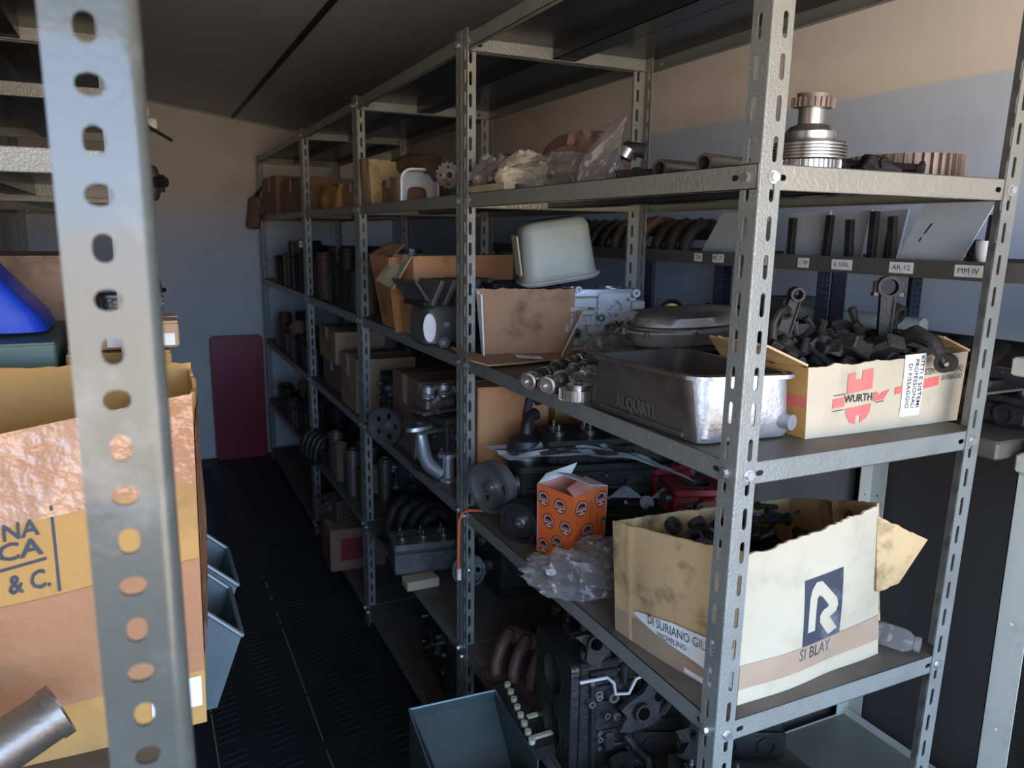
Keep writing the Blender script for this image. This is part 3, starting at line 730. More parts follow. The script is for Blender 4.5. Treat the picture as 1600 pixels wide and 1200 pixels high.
def pile(mb, rnd, n, sx, sy, sz, kinds='trbp'):
    """small greasy hardware: short rods, rings, blocks and plates at random attitudes"""
    for i in range(n):
        x,y,z = rnd.uniform(-sx,sx), rnd.uniform(-sy,sy), rnd.uniform(0,sz)
        mb.push(T(x,y,z)@RZ(rnd.uniform(0,360))@RX(rnd.uniform(-50,50))@RY(rnd.uniform(-40,40)))
        k = rnd.choice(kinds); s = rnd.uniform(.6,1.3)
        if k == 't': mb.cyl((-.03*s,0,0),(.03*s,0,0),.006*s,n=8); mb.cyl((.03*s,0,0),(.036*s,0,0),.010*s,n=6)
        elif k == 'r': mb.pipe((0,0,-.008*s),(0,0,.008*s),.02*s,.012*s,14)
        elif k == 'b': mb.box(-.022*s,-.014*s,-.010*s,.022*s,.014*s,.010*s,.003)
        else: mb.plate(rrect(-.03*s,-.018*s,.03*s,.018*s,.007), [circ(-.014*s,0,.006*s,8),circ(.014*s,0,.006*s,8)], -.003, .003)
        mb.pop()
def arm(name, label, loc, rot, pts, r, m='oily', cat='lever', group=None, eye=True):
    t = thing(name, label, cat, loc, rot, group); mb = MB()
    mb.tube(pts, r, 10); mb.build('arm', M[m], t)
    if eye:
        p = Vector(pts[-1]); d = (p-Vector(pts[-2])).normalized(); R0 = (r[-1] if isinstance(r,list) else r)*1.9
        mb = MB(); q = d.orthogonal(); mb.pipe(p-q*R0*.6, p+q*R0*.6, R0, R0*.55, 14); mb.build('eye', M[m], t)
    return t
def flap_fn(p0, p1, p2, p3, sag=.0, wob=.002, seed=0, jag=0):
    S = wallS(p0,p1,p2,p3,sag,wob,seed)
    return torn(S,jag,seed) if jag else S
def card(parent, name, S, nu, nv, m, t=.0035, smooth=40, label=None):
    """one cardboard panel: outer face, inner face and cut edge as one sheet"""
    mb = MB(); mb.sheet(S, nu, nv, t)
    o = mb.build(name, M[m] if isinstance(m,str) else [M[k] for k in m], parent, smooth=smooth)
    if label: o['label'] = label
    return o
def two_face(o, mi_in):
    """give the back face of a sheet its own material index (inside of the box)"""
    me = o.data; n = len(me.polygons)
    for i, p in enumerate(me.polygons):
        if i % 2 == 1: p.material_index = mi_in
def carton(name, label, cat, loc, rot, bot, top, h, mo='kraft', mi='kraft_in', jag=(0,0,0,0), bulge=.006, seed=1, t=.0035, floor=True, group=None, wob=.003, folds=((),(),(),())):
    """open box. bot/top: 4 corners (x,y) counter-clockwise seen from above starting front-left; h: heights of the 4 top corners.
    returns root, [surface functions front,right,back,left]"""
    tg = thing(name, label, cat, loc, rot, group); Ss = []
    for i in range(4):
        j = (i+1) % 4; b0, b1, t0, t1 = bot[i], bot[j], top[i], top[j]
        S = wallS((*b0,0),(*b1,0),(*t0,h[i]),(*t1,h[j]), bulge, wob, seed+i*7, folds[i])
        Sj = torn(S, jag[i], seed+i) if jag[i] else S
        nu = 40 if jag[i] else 14
        mb = MB(); P = Sj; mb.sheet(P, nu, 12, t)
        nq = nu*12; mb.mi = [0 if k % 2 == 0 else 1 for k in range(nq*2)]+[1]*(len(mb.f)-nq*2)
        mos = mo if isinstance(mo,str) else mo[i]
        mb.build('side_panel', [M[mos], M[mi]], tg, smooth=40); Ss.append(S)
    if floor:
        mb = MB(); mb.plate([(x*.985,y*.985) for x,y in bot] if False else list(bot), [], .0005, .004); mb.build('bottom_panel', M[mi], tg, smooth=0)
    return tg, Ss
def closed_box(name, label, cat, loc, rot, w_, d, h, m='kraft', group=None, tape='tape', gap=True):
    """closed carton with two top flaps meeting in the middle and a strip of tape"""
    tg = thing(name, label, cat, loc, rot, group)
    mb = MB(); mb.box(0,0,0,w_,d,h-.004,.003); mb.build('body', M[m], tg, smooth=0)
    for y0,y1,r in ((.001,d/2-.001,2),(d/2+.001,d-.001,-2)):
        mb = MB(); mb.push(T(w_/2,(y0+y1)/2,h-.002)@RX(r)); mb.box(-w_/2+.001,-(y1-y0)/2,-.0015,w_/2-.001,(y1-y0)/2,.0015); mb.pop(); mb.build('top_flap', M[m], tg, smooth=0)
    if tape:
        mb = MB(); mb.box(-.0006,d/2-.022,h*.62,w_*0+.0002,d/2+.022,h+.0012); mb.box(-.0006,d/2-.022,h+.0006,w_+.0006,d/2+.022,h+.0014); mb.build('tape_strip', M[tape], tg, smooth=0)
    return tg

def b_bracket(name, label, loc, rot, size=.09, th=.012, m='oily', seed=1, cat='bracket', group=None):
    """irregular cast bracket: ragged plate with holes, a rib and a boss"""
    rnd = random.Random(seed); t = thing(name, label, cat, loc, rot, group); n = 16; out = []
    for i in range(n):
        a = 2*pi*i/n; r = size*.5*rnd.uniform(.55,1.15); out.append((r*cos(a)*1.35, r*sin(a)*.8))
    hs = [circ(size*.22, 0, size*.10, 12), circ(-size*.22, size*.03, size*.13, 12)]
    mb = MB(); mb.plate(out, hs, -th/2, th/2); mb.build('plate', M[m], t, smooth=30, bevel=.0015)
    mb = MB(); mb.pipe((-size*.22,size*.03,-th*1.3),(-size*.22,size*.03,th*1.3),size*.17,size*.12,14); mb.build('boss', M[m], t)
    mb = MB(); mb.tube([(size*.1,-size*.3,th*.4),(size*.3,-size*.1,th*1.6),(size*.45,size*.15,th*1.2),(size*.4,size*.4,th*2.4)],[th*.5,th*.45,th*.4,th*.5],8); mb.build('prong', M[m], t)
    return t
# ================================================================== near rack, fourth level: big soiled carton with the black R square
V3 = Vector
tg, SS = carton('cardboard_box', 'large soiled white carton with a black square R logo, open and full of parts', 'cardboard box', (0,0,S4), 0,
    [(.061,.030),(.385,.047),(.415,.30),(.019,.301)], [(.056,.030),(.337,.040),(.418,.30),(.014,.318)], [.249,.285,.196,.203],
    mo=['white_cb','kraft_lt','kraft_lt','kraft_lt'], mi='kraft_lt', jag=(.05,.03,.02,.015), bulge=.012, seed=4, wob=.006,
    folds=((),((.45,.05,-.008),),((.25,.03,.006),(.55,.03,-.008)),((.16,.02,.004),)))
SF = SS[0]
def part_of(parent, name, mb, m, label=None):
    o = mb.build(name, m, parent, smooth=0)
    if label: o['label'] = label
    return o
mb = MB(); decal_band(mb, SF, 0, .105, 1, .265, .0010, 24, 2); part_of(tg,'tape_strip',mb,M['tape'],'brown tape along the foot of the printed face')
mb = MB(); decal_band(mb, SF, .385, .27, .668, .70, .0012, 8, 8); mb.m = 1
Rg = [(.10,.20),(.12,.70),(.17,.84),(.28,.93),(.42,.92),(.52,.84),(.84,.58),(.88,.47),(.83,.38),(.66,.33),(.90,.10),(.66,.05),(.40,.30),(.40,.40),(.48,.47),(.62,.50),(.60,.54),(.44,.68),(.36,.72),(.31,.68),(.29,.50),(.28,.20)]
SL_ = lambda u,v: SF(.385+.283*u, .27+.43*v)
decal_poly(mb, SL_, Rg, .0019)
part_of(tg,'printed_logo',mb,[M['ink'],M['white_cb']],'dark square with a white rounded letter R')
mb = MB(); decal_text(mb, SF, 'SI BLAY', .37,.175,.60,.255,.0016); part_of(tg,'printed_text',mb,M['ink'])
SLf = SS[3]
mb = MB(); decal_band(mb, SLf, 0,.0,1,.22,.001,16,3); part_of(tg,'tape_strip',mb,M['tape'],'brown tape around the lower edge')
mb = MB()
def patch(u,v):
    U = .22+.75*u; lo = .275-.17*u**.8+.004*nz(u*30,0,0); hi = .295+.075*min(1,u*2.2)**.7; p, n = SLf(U, lo+(hi-lo)*v); return p+n*.0042
mb.grid(patch, 30, 3); mb.m = 1
decal_text(mb, SLf, 'DI SURIANO GIUSEPPE', .36,.275,.95,.345,.0058); decal_text(mb, SLf, 'MICHELINO', .44,.205,.66,.25,.0058)
part_of(tg,'paper_label',mb,[M['label'],M['ink']],'torn white printed patch')
mb = MB(); decal_band(mb, SLf, .62,.015,.95,.055,.0016,6,1); part_of(tg,'paper_label',mb,M['label'])
# folded-out flap at the right end
S = flap_fn((.350,.036,.125),(.395,.030,.135),(.336,.040,.262),(.430,.012,.215), .006, .004, 3)
card(tg,'flap',torn(S,.05,2),20,8,'kraft_lt')
S = flap_fn((.385,.05,.06),(.400,.16,.16),(.337,.04,.27),(.420,.13,.215), .006, .004, 5)
card(tg,'flap',S,10,8,'kraft_lt')
rnd = random.Random(11)
mb = MB(); mb.push(T(.21,.16,.07)); pile(mb, rnd, 120, .125, .095, .14, 'tprrp'); mb.pop(); o = mb.build('hardware', M['oily'], smooth=35); o.location = (0,0,S4)
tag(o,'greasy black hardware heaped inside the large R carton','hardware',kind='stuff')
b_pulley('pulley','small black pulley lying on the hardware in the R carton',(.17,.19,S4+.135),(20,10,0),.035,.02,3,'oily2')
b_conrod('connecting_rod','dull connecting rod sticking out of the hardware in the R carton',(.24,.17,S4+.14),(15,60,70),.09,'oily2',.02,.012)
t = thing('metal_rod','thin dark steel rods leaning out over the right edge of the R carton','rod',(0,0,S4))
for d in (0,.008): mb = MB(); mb.cyl((.22+d,.08,.12),(.345+d,.10,.245-d),.0035,n=8); mb.build('rod',M['oily2'],t)
# small bottle lying on the shelf right of the carton
t = thing('plastic_bottle','small clear plastic bottle lying on the shelf right of the R carton','bottle',(.425,.045,S4+.021),(90,0,25))
mb = MB(); mb.lathe([(0,-.03),(.018,-.03),(.02,-.026),(.02,.012),(.017,.02),(.011,.028),(.011,.036),(.0085,.036),(.0085,.028)],20); mb.build('body',M['film'],t)
mb = MB(); mb.lathe([(.013,.030),(.013,.037),(.006,.037),(.006,.030),(.013,.030)],18); mb.build('neck_ring',M['film'],t)

# ------------------------------------------------------------------ orange printed box, bag in front of it
tg, SS = carton('cardboard_box', 'small bright orange box printed with round black emblems, top torn open', 'cardboard box', (0,0,S4), 0,
    [(.088,.578),(.182,.600),(.150,.700),(.050,.672)], [(.086,.576),(.184,.598),(.150,.700),(.048,.672)], [.150,.158,.16,.158],
    mo='orange', mi='pinkc', jag=(.01,.0,.0,.0), bulge=.002, seed=9, wob=.001)
def emblem(mb, S, cu, cv, ru, rv):
    c = lambda k,n=20: [(cu+ru*k*cos(2*pi*i/n), cv+rv*k*sin(2*pi*i/n)) for i in range(n)]
    mb.m = 0; decal_poly(mb, S, c(.98), .0008)
    mb.m = 1; decal_poly(mb, S, c(1), .0011, [c(.88)])
    P = lambda q: [(cu+ru*x, cv+rv*y) for x,y in q]
    decal_poly(mb, S, P([(-.62,.12),(-.55,.45),(-.38,.38),(-.28,.7),(-.1,.55),(.1,.72),(.25,.52),(.4,.6),(.5,.35),(.62,.3),(.6,.12)]), .0011)
    decal_poly(mb, S, P([(-.78,-.1),(-.75,.02),(.75,.02),(.78,-.1)]), .0011)
    decal_poly(mb, S, P([(-.75,-.35),(-.15,-.35),(-.15,-.55),(-.62,-.55)]), .0011); decal_poly(mb, S, P([(.15,-.35),(.75,-.35),(.62,-.55),(.15,-.55)]), .0011)
mb = MB(); S = SS[0]
for cu,cv,k in ((.22,.80,1),(.79,.84,1),(.40,.43,1),(.82,.17,1),(.89,.51,.55)): emblem(mb,S,cu,cv,.185*k,.118*k)
mb.m = 1; decal_text(mb,S,'COMKON',.45,.62,.50,.86,.0009,90); decal_text(mb,S,'DATA',.53,.70,.57,.82,.0009,90)
decal_text(mb,S,'CORMON',.08,.20,.14,.42,.0009,90); decal_text(mb,S,'DATA',.18,.36,.23,.50,.0009,90); decal_text(mb,S,'COMKON',.66,.46,.72,.66,.0009,90)
decal_text(mb,S,'CORMON',.12,.11,.42,.15,.0009); decal_text(mb,S,'DATA',.30,.04,.50,.085,.0009)
part_of(tg,'printed_emblem',mb,[M['pinkc'],M['black']],'round black emblems and lettering on the front')['kind'] = 'stuff'
mb = MB(); S = SS[3]
for cu,cv in ((.20,.82),(.66,.80),(.35,.52),(.82,.50),(.60,.24),(.2,.12)): emblem(mb,S,cu,cv,.165,.11)
part_of(tg,'printed_emblem',mb,[M['pinkc'],M['black']],'round black emblems on the left side')['kind'] = 'stuff'
S = flap_fn((.184,.598,.158),(.150,.700,.160),(.135,.590,.168),(.10,.68,.175),0,.002,3); card(tg,'top_flap',S,6,6,'whiteprint',.001)
S = flap_fn((.088,.578,.150),(.182,.600,.158),(.082,.60,.164),(.160,.655,.166),0,.003,4); card(tg,'top_flap',S,6,6,'pinkc',.001)
S = flap_fn((.150,.700,.16),(.050,.672,.158),(.168,.706,.182),(.085,.70,.168),0,.003,4); card(tg,'top_flap',S,6,6,'whiteprint',.001)
b_bag('plastic_bag','crumpled clear plastic bag hanging over the shelf edge before the orange box',(.030,.475,S4+.002),(0,8,-20),.10,.075,.042,'film',5)
b_bag('plastic_bag','small pinkish plastic bag squeezed between the orange box and the R carton',(.105,.50,S4+.002),(0,0,10),.055,.06,.05,'film',8)
# ------------------------------------------------------------------ pulley engine, behind them
b_pulley('timing_pulley','large grey spoked timing pulley at the front of the dark engine',(.030,.850,.918),(94,0,-64),.064,.030,3,'alu_dull',5)
t = b_pulley('belt_pulley','smaller dark belt pulley low beside the orange box',(.058,.745,.866),(94,0,-56),.049,.034,0,'oily2',1)
b_block('engine_block','oily dark engine block lying behind the orange box and pulleys',(.26,.85,S4),(0,0,-14),.34,.16,.15,4,'oily',seed=21)
b_head('cylinder_head_casting','black cylinder head with bright studs lying on the dark engine',(.31,.83,S4+.155),(4,0,-12),.32,.13,.06,4,'oily',seed=22)
b_block('oil_pump','grubby aluminium pump housing below the large timing pulley',(.085,.82,S4),(0,0,60),.07,.05,.075,1,'alu_dull','pump',seed=31)
t = thing('breather_canister','black domed breather canister behind the timing pulley','canister',(.135,.90,S4+.12))
mb = MB(); mb.lathe([(0,0),(.045,0),(.05,.01),(.05,.05),(.044,.075),(.02,.088),(0,.09)],24); mb.build('body',M['rubber'],t)
mb = MB(); mb.tube([(0,0,.085),(.0,.0,.11),(.01,.01,.125),(.035,.02,.13)],[.016,.014,.014,.016],12); mb.build('neck',M['rubber'],t)
mb = MB(); mb.lathe([(.051,.028),(.054,.03),(.054,.036),(.051,.038)],24); mb.build('clamp',M['steel'],t)
arm('engine_mount','black engine mount standing up against the orange-brown box',(.15,.93,S4+.20),(0,0,-20),[(0,0,0),(0,0,.05),(.005,0,.085),(.03,0,.10)],[.014,.012,.011,.012],'rubber','engine mount')
closed_box('cardboard_box','plain orange-brown carton behind the black engine mount','cardboard box',(.07,1.06,S4),-8,.20,.2,.30,'kraft_or')
closed_box('cardboard_box','yellowish brown carton right of the plain orange-brown one, behind the engine','cardboard box',(.30,1.05,S4),4,.17,.2,.26,'yellow_cb')
# newspaper over the engine
t = thing('newspaper','crumpled grey newspaper sheet spread over the dark engine','newspaper',(0,0,S4))
def np_(u,v):
    x = .055+.34*u; y = .84-.30*u*.95+.13*v; z = .165+.03*sin(u*3.0)+.012*nz(u*5,v*5,1)-.06*max(0,u-.7)
    return V3((x,y,z)), V3((0,0,1))
mb = MB(); mb.sheet(np_,26,8,.0006); mb.build('sheet',M['paper'],t,smooth=20)
mb = MB(); mb.m=0
for u0,v0,u1,v1 in ((.2,.1,.42,.55),(.5,.1,.62,.9),(.66,.3,.78,.9),(.05,.2,.15,.8)):
    decal_band(mb, np_, u0,v0,u1,v1,.0010,6,4)
part_of(t,'printed_column',mb,M['alu_dull'],'grey printed blocks')
# wavy exhaust flange and dull parts
t = thing('exhaust_gasket','wavy grey exhaust flange plate leaning behind the R carton','gasket',(.335,.66,S4+.075),(62,0,-26))
out = []; n = 60
for i in range(n):
    u = i/(n-1); out.append((-.15+.30*u, .024+.014*cos(u*6*pi)))
for i in range(n): u = 1-i/(n-1); out.append((-.15+.30*u, -.026-.008*cos(u*6*pi)))
mb = MB(); mb.plate(out,[circ(-.10,0,.017,16),circ(0,0,.017,16),circ(.10,0,.017,16),circ(-.05,0,.005,8),circ(.05,0,.005,8)],-.004,.004); mb.build('plate',M['alu_dull'],t)
b_block('cam_carrier','low dark cam carrier between the gasket and the engine',(.31,.66,S4),(0,0,-20),.26,.09,.07,3,'oily2','cam carrier',seed=44)
t = thing('filler_stopper','small pale oil filler cap standing on the dark engine','cap',(.30,.76,S4+.232)); mb = MB(); mb.lathe([(0,0),(.016,0),(.022,.006),(.022,.02),(.018,.026),(0,.026)],16); mb.build('stopper_body',M['tin_y'],t)
for i,(x,y,r,lb) in enumerate([(.45,.60,-20,'dull red metal part behind the R carton, left of the cream post'),(.48,.78,10,'dark red housing at the back of the fourth level of the near rack')]):
    b_block('red_housing',lb,(x-.02,y,S4),(0,0,r),.13,.10,.13,1,'redp','housing',seed=60+i)
# orange wire on the second post
t = thing('cable','thin orange-red cable hanging down the second aisle post','cable',(0,0,0))
mb = MB(); mb.tube([(.03,.93,.825),(.0,.955,.822),(-.010,.968,.812),(-.018,.972,.79),(-.019,.972,.74),(-.021,.970,.68),(-.018,.972,.655)],.0035,8); mb.build('wire',M['wire'],t)
mb = MB(); mb.cyl((-.018,.972,.66),(-.018,.972,.63),.0055,n=8); mb.build('connector',M['label'],t)

# ================================================================== near rack, third level
tg, SS = carton('cardboard_box', 'long open white carton with the red shield emblem, heaped with parts', 'cardboard box', (0,0,S3), 0,
    [(.192,.067),(.535,.060),(.53,.262),(.190,.262)], [(.183,.064),(.540,.058),(.53,.262),(.184,.262)], [.117,.124,.112,.108],
    mo=['white_cb','yellow_cb','kraft','yellow_cb'], mi='kraft_lt', jag=(.07,.03,.03,.06), bulge=.004, seed=14, wob=.003)
S = SS[0]
mb = MB()
sh = [(.225,.82),(.27,.84),(.27,.74),(.31,.745),(.31,.855),(.375,.87),(.372,.60),(.222,.555)]
decal_poly(mb,S,sh,.0012)
decal_poly(mb,S,[(.220,.36),(.372,.40),(.368,.30),(.35,.21),(.32,.16),(.312,.14),(.312,.26),(.285,.25),(.285,.13),(.25,.17),(.228,.26)],.0012)
for q in ([(.145,.38),(.212,.395),(.212,.52),(.145,.505)], [(.385,.42),(.45,.435),(.485,.56),(.44,.54),(.43,.50),(.40,.55),(.385,.54)],[(.52,.48),(.58,.495),(.58,.59),(.52,.575)],[(.70,.515),(.81,.54),(.81,.665),(.70,.64)]): decal_poly(mb,S,q,.0012)
part_of(tg,'printed_emblem',mb,M['red'],'red shield emblem and red bars')['kind'] = 'stuff'
mb = MB(); decal_text(mb,S,'WURTH',.208,.44,.375,.545,.0015,0,.012)
for q in ([(.145,.335),(.212,.35),(.212,.36),(.145,.345)],[(.145,.545),(.212,.56),(.212,.57),(.145,.555)],[(.40,.40),(.45,.41),(.45,.42),(.40,.41)]): decal_poly(mb,S,q,.0012)
decal_text(mb,S,'SISTEMI PROFESSIONALI',.69,.70,.975,.785,.0012); decal_text(mb,S,'DI FISSAGGIO',.83,.60,.975,.67,.0012)
part_of(tg,'printed_text',mb,M['black'],'black lettering WURTH and a line of small words')['kind'] = 'stuff'
mb = MB(); decal_band(mb,S,.565,.16,.70,1.0,.0016,4,6); mb.m = 1
decal_text(mb,S,'KITTI E SISTEMI',.665,.27,.69,.97,.0024,-90,.008); decal_text(mb,S,'PROFESSIONALI',.63,.27,.655,.93,.0024,-90,.008); decal_text(mb,S,'DI FISSAGGIO',.59,.27,.615,.88,.0024,-90,.008)
part_of(tg,'paper_label',mb,[M['label'],M['black']],'white sticker with lettering turned sideways')
mb = MB(); decal_band(mb,SS[3],.0,.42,1.0,.56,.001,8,1); part_of(tg,'printed_band',mb,M['red'])
S = flap_fn((.183,.064,.117),(.184,.262,.108),(.12,.10,.150),(.145,.25,.145),.0,.006,8); card(tg,'top_flap',torn(S,.2,6),20,6,'kraft_lt')
S = flap_fn((.54,.055,.122),(.53,.262,.112),(.50,.08,.145),(.50,.25,.14),.0,.004,8); card(tg,'top_flap',torn(S,.1,6),16,6,'kraft_lt')
rnd = random.Random(5)
mb = MB(); mb.push(T(.35,.165,.06)); pile(mb, rnd, 90, .13, .06, .075,'tbbr'); mb.pop(); o = mb.build('hardware', M['oily'], smooth=35); o.location = (0,0,S3)
tag(o,'greasy dark bolts and brackets filling the red-shield carton','hardware',kind='stuff')
b_conrod('connecting_rod','connecting rod standing upright with its ring on top, above the red-shield carton',(.455,.15,S3+.110),(90,0,22),.125,'oily',.019,.001)
t = COL.objects[-1]
# the rod above: big ring at the top
for o in [o for o in COL.objects if o.name.startswith('connecting_rod') and 'upright' in o.get('label','')]:
    o.location = (.445,.15,S3+.222); o.rotation_euler = (R(-90),R(0),R(-38))
for i,(x,y,z,rx,ry,rz,sz,lb) in enumerate([(.225,.15,.128,30,10,20,.075,'black ragged casting at the left end of the red-shield carton'),(.27,.19,.140,70,20,-30,.085,'black upright casting with a hole, left on the red-shield carton'),
    (.31,.16,.128,15,0,50,.085,'black flat casting left of the middle of the red-shield carton'),(.36,.17,.125,10,15,-20,.09,'black flat casting in the middle of the red-shield carton'),(.405,.20,.13,40,-10,10,.08,'black tilted casting behind the foot of the upright rod'),
    (.47,.13,.125,15,10,60,.07,'black small casting right of the foot of the upright rod'),(.50,.20,.122,10,-5,0,.07,'black casting at the far right corner of the red-shield carton')]):
    b_bracket('cast_bracket',lb,(x,y,S3+z),(rx,ry,rz),sz,.014,'oily',30+i)
arm('hook_lever','black hooked lever rising left of the heap on the red-shield carton',(.20,.15,S3+.125),(0,0,10),[(0,0,0),(-.012,0,.02),(-.012,0,.045),(.0,0,.062),(.014,0,.066),(.02,0,.060)],[.009,.008,.007,.006,.005,.005],'oily')
b_conrod('connecting_rod','black connecting rod leaning left with a hole to the wall, on the red-shield carton',(.235,.18,S3+.13),(90,15,-30),.085,'oily',.022,.012)
arm('rocker_lever','dark rocker drooping over the front edge right of the sideways sticker',(.43,.10,S3+.14),(0,0,-30),[(0,0,0),(.01,-.02,.012),(.03,-.045,0),(.045,-.06,-.03)],[.012,.014,.012,.008],'oily2','rocker')
arm('rocker_lever','short dark rocker standing behind the upright rod ring',(.49,.17,S3+.12),(0,0,50),[(0,0,0),(.01,0,.03),(.0,0,.055)],[.012,.010,.009],'oily','rocker')
b_gear('gear','small dark gear lying flat on the heap right of the upright rod',(.50,.14,S3+.13),(8,5,0),.028,18,.012,.4,'oily2')

# ------------------------------------------------------------------ ribbed oil pan with raised letters
def rpoly(pts, r, n=5):
    out = []; N = len(pts)
    for i in range(N):
        p = Vector(pts[i]); a = Vector(pts[i-1])-p; b = Vector(pts[(i+1)%N])-p; a.normalize(); b.normalize()
        for k in range(n+1):
            t = k/n; q = p+a*r*(1-t)**2*1.0+b*r*t*t; out.append((q.x,q.y))
    return out
def loft(mb, loops, cap0=True, cap1=False):
    n = len(loops[0][0]); vs = [(x,y,z) for l,z in loops for x,y in l]; fs = []
    for j in range(len(loops)-1):
        for i in range(n): a = j*n+i; b = j*n+(i+1)%n; fs.append((a,b,b+n,a+n))
    if cap0: fs.append(tuple(range(n-1,-1,-1)))
    if cap1: fs.append(tuple(range((len(loops)-1)*n,len(loops)*n)))
    mb.add(vs,fs)
def mixp(A,B,t): return [(a[0]*(1-t)+b[0]*t, a[1]*(1-t)+b[1]*t) for a,b in zip(A,B)]
def off(P,d):
    cx = sum(p[0] for p in P)/len(P); cy = sum(p[1] for p in P)/len(P); out = []
    for p in P: v = Vector((p[0]-cx,p[1]-cy)); l = v.length; v *= (l+d)/l; out.append((cx+v.x,cy+v.y))
    return out
t = thing('oil_pan','big cast oil pan with raised ALQUATI lettering, open side up','oil pan',(0,0,S3))
bot = rpoly([(.000,.385),(.008,.092),(.176,.080),(.172,.37)],.018); top = rpoly([(-.020,.345),(.004,.105),(.160,.068),(.168,.34)],.028)
mb = MB(); i_ = .006
L_ = [(off(bot,-.02),.0),(off(bot,-.004),.004),(bot,.012),(mixp(bot,top,.45),.05),(mixp(bot,top,.8),.085),(top,.097)]
Ls = L_+[(off(top,.012),.098),(off(top,.012),.104),(off(top,-i_),.104)]+[(off(mixp(bot,top,.8),-i_),.085),(off(mixp(bot,top,.45),-i_),.05),(off(bot,-i_),.012)]
loft(mb,Ls,True,True); o = mb.build('pan_body',[M['pan'],M['alu']],t,smooth=32)
for p in o.data.polygons:
    if p.normal.y < -.45 and p.center.y < .16: p.material_index = 1
# ribs, bosses, lettering on the aisle side
SPn = wallS((.001,.345,.012),(.007,.125,.012),(-.0175,.325,.09),(.001,.145,.09),0,0,0)
mb = MB()
for o_ in (.001,.002,.003,.004): decal_text(mb, SPn, 'ALQUATI', .22,.08,.70,.42, o_, 0, .012)
part_of(t,'raised_lettering',mb,M['pan_light'],'raised cast letters ALQUATI')
for z0 in (.004,.010):
    mb = MB(); mb.tube([SPn(u,-.02+z0*3)[0]+V3((-.003,0,0)) for u in (0,.2,.4,.6,.8,1.0)],.0028,6); mb.build('rib',M['pan'],t)
mb = MB(); mb.cyl((.155,.088,.030),(.160,.064,.030),.012,n=20); mb.m = 0; mb.build('drain_boss',M['alu'],t)
mb = MB(); TT = off(top,.006)
for i in range(0,len(TT),2): mb.cyl((TT[i][0],TT[i][1],.104),(TT[i][0],TT[i][1],.1048),.004,n=8)
mb.build('bolt_hole',M['oily'],t)
# oval covers stacked above the pan
t = thing('valve_cover','pale oval valve cover resting upside down behind the oil pan','valve cover',(.300,.50,S3+.088),(6,-4,-24))
ov = [(.125*cos(a)*(1 if abs(cos(a))<.9 else 1), .062*sin(a)) for a in [2*pi*i/40 for i in range(40)]]
mb = MB(); loft(mb,[(off(ov,-.022),0),(off(ov,-.012),.004),(off(ov,-.008),.03),(off(ov,.006),.032),(off(ov,.006),.037),(off(ov,-.010),.037),(off(ov,-.014),.006)],True,True); mb.build('lower_shell',M['pan_light'],t)
mb = MB()
for i in range(0,40,5): mb.cyl((ov[i][0]*1.03,ov[i][1]*1.05,.026),(ov[i][0]*1.03,ov[i][1]*1.05,.038),.006,n=8)
mb.build('bolt_lug',M['steel'],t)
t = thing('valve_cover','dark bronze domed cover lying on top of the oval one behind the oil pan','valve cover',(.300,.50,S3+.127),(8,-3,-20))
mb = MB(); loft(mb,[(off(ov,.004),0),(off(ov,.004),.004),(off(ov,-.006),.006),(off(ov,-.014),.022),(off(ov,-.03),.030)],True,True); mb.build('upper_shell',M['pan'],t)
t = b_block('spacer_block','dark casting under the oval covers behind the oil pan',(.32,.50,S3),(0,0,-20),.18,.09,.084,2,'oily2','casting',seed=71)
t = thing('filter_canister','round canister lying on its side with a bright yellow end','canister',(.41,.70,S3+.128),(80,0,-35))
mb = MB(); mb.lathe([(.026,-.05),(.030,-.045),(.030,.0),(.026,.004),(.024,.002)],24); mb.build('body',M['oily2'],t); mb = MB(); mb.lathe([(0,.001),(.019,.001),(.019,.003),(0,.003)],24); mb.build('yellow_end',M['yellow'],t)
b_block('support_casting','grey casting carrying the yellow-ended canister',(.42,.72,S3),(0,0,-25),.12,.09,.088,1,'alu_dull','casting',seed=72)
# camshafts and gear at the shelf edge
b_camshaft('camshaft','left one of two camshafts poking over the shelf edge below the torn carton',(-.045,.545,S3+.0205),(0,0,-50),.30,.0185,'camshafts',1)
b_camshaft('camshaft','right one of two camshafts poking over the shelf edge, beside the toothed gear',(-.030,.495,S3+.0205),(0,0,-50),.30,.0190,'camshafts',2)
b_gear('gear','small toothed steel gear with a hub at the shelf edge, left of the oil pan',(.018,.455,S3),(0,0,5),.037,28,.020,.35,'steel',.008,tooth=.005)
b_bag('plastic_bag','grey plastic bag lying between the aluminium block and the oval covers',(.30,.72,S3),(0,0,-20),.10,.085,.055,'film2',12)
b_bag('plastic_bag','dark plastic bag end beside the toothed gear, at the left end of the oil pan',(.085,.505,S3),(0,0,-20),.05,.04,.03,'film2',13)

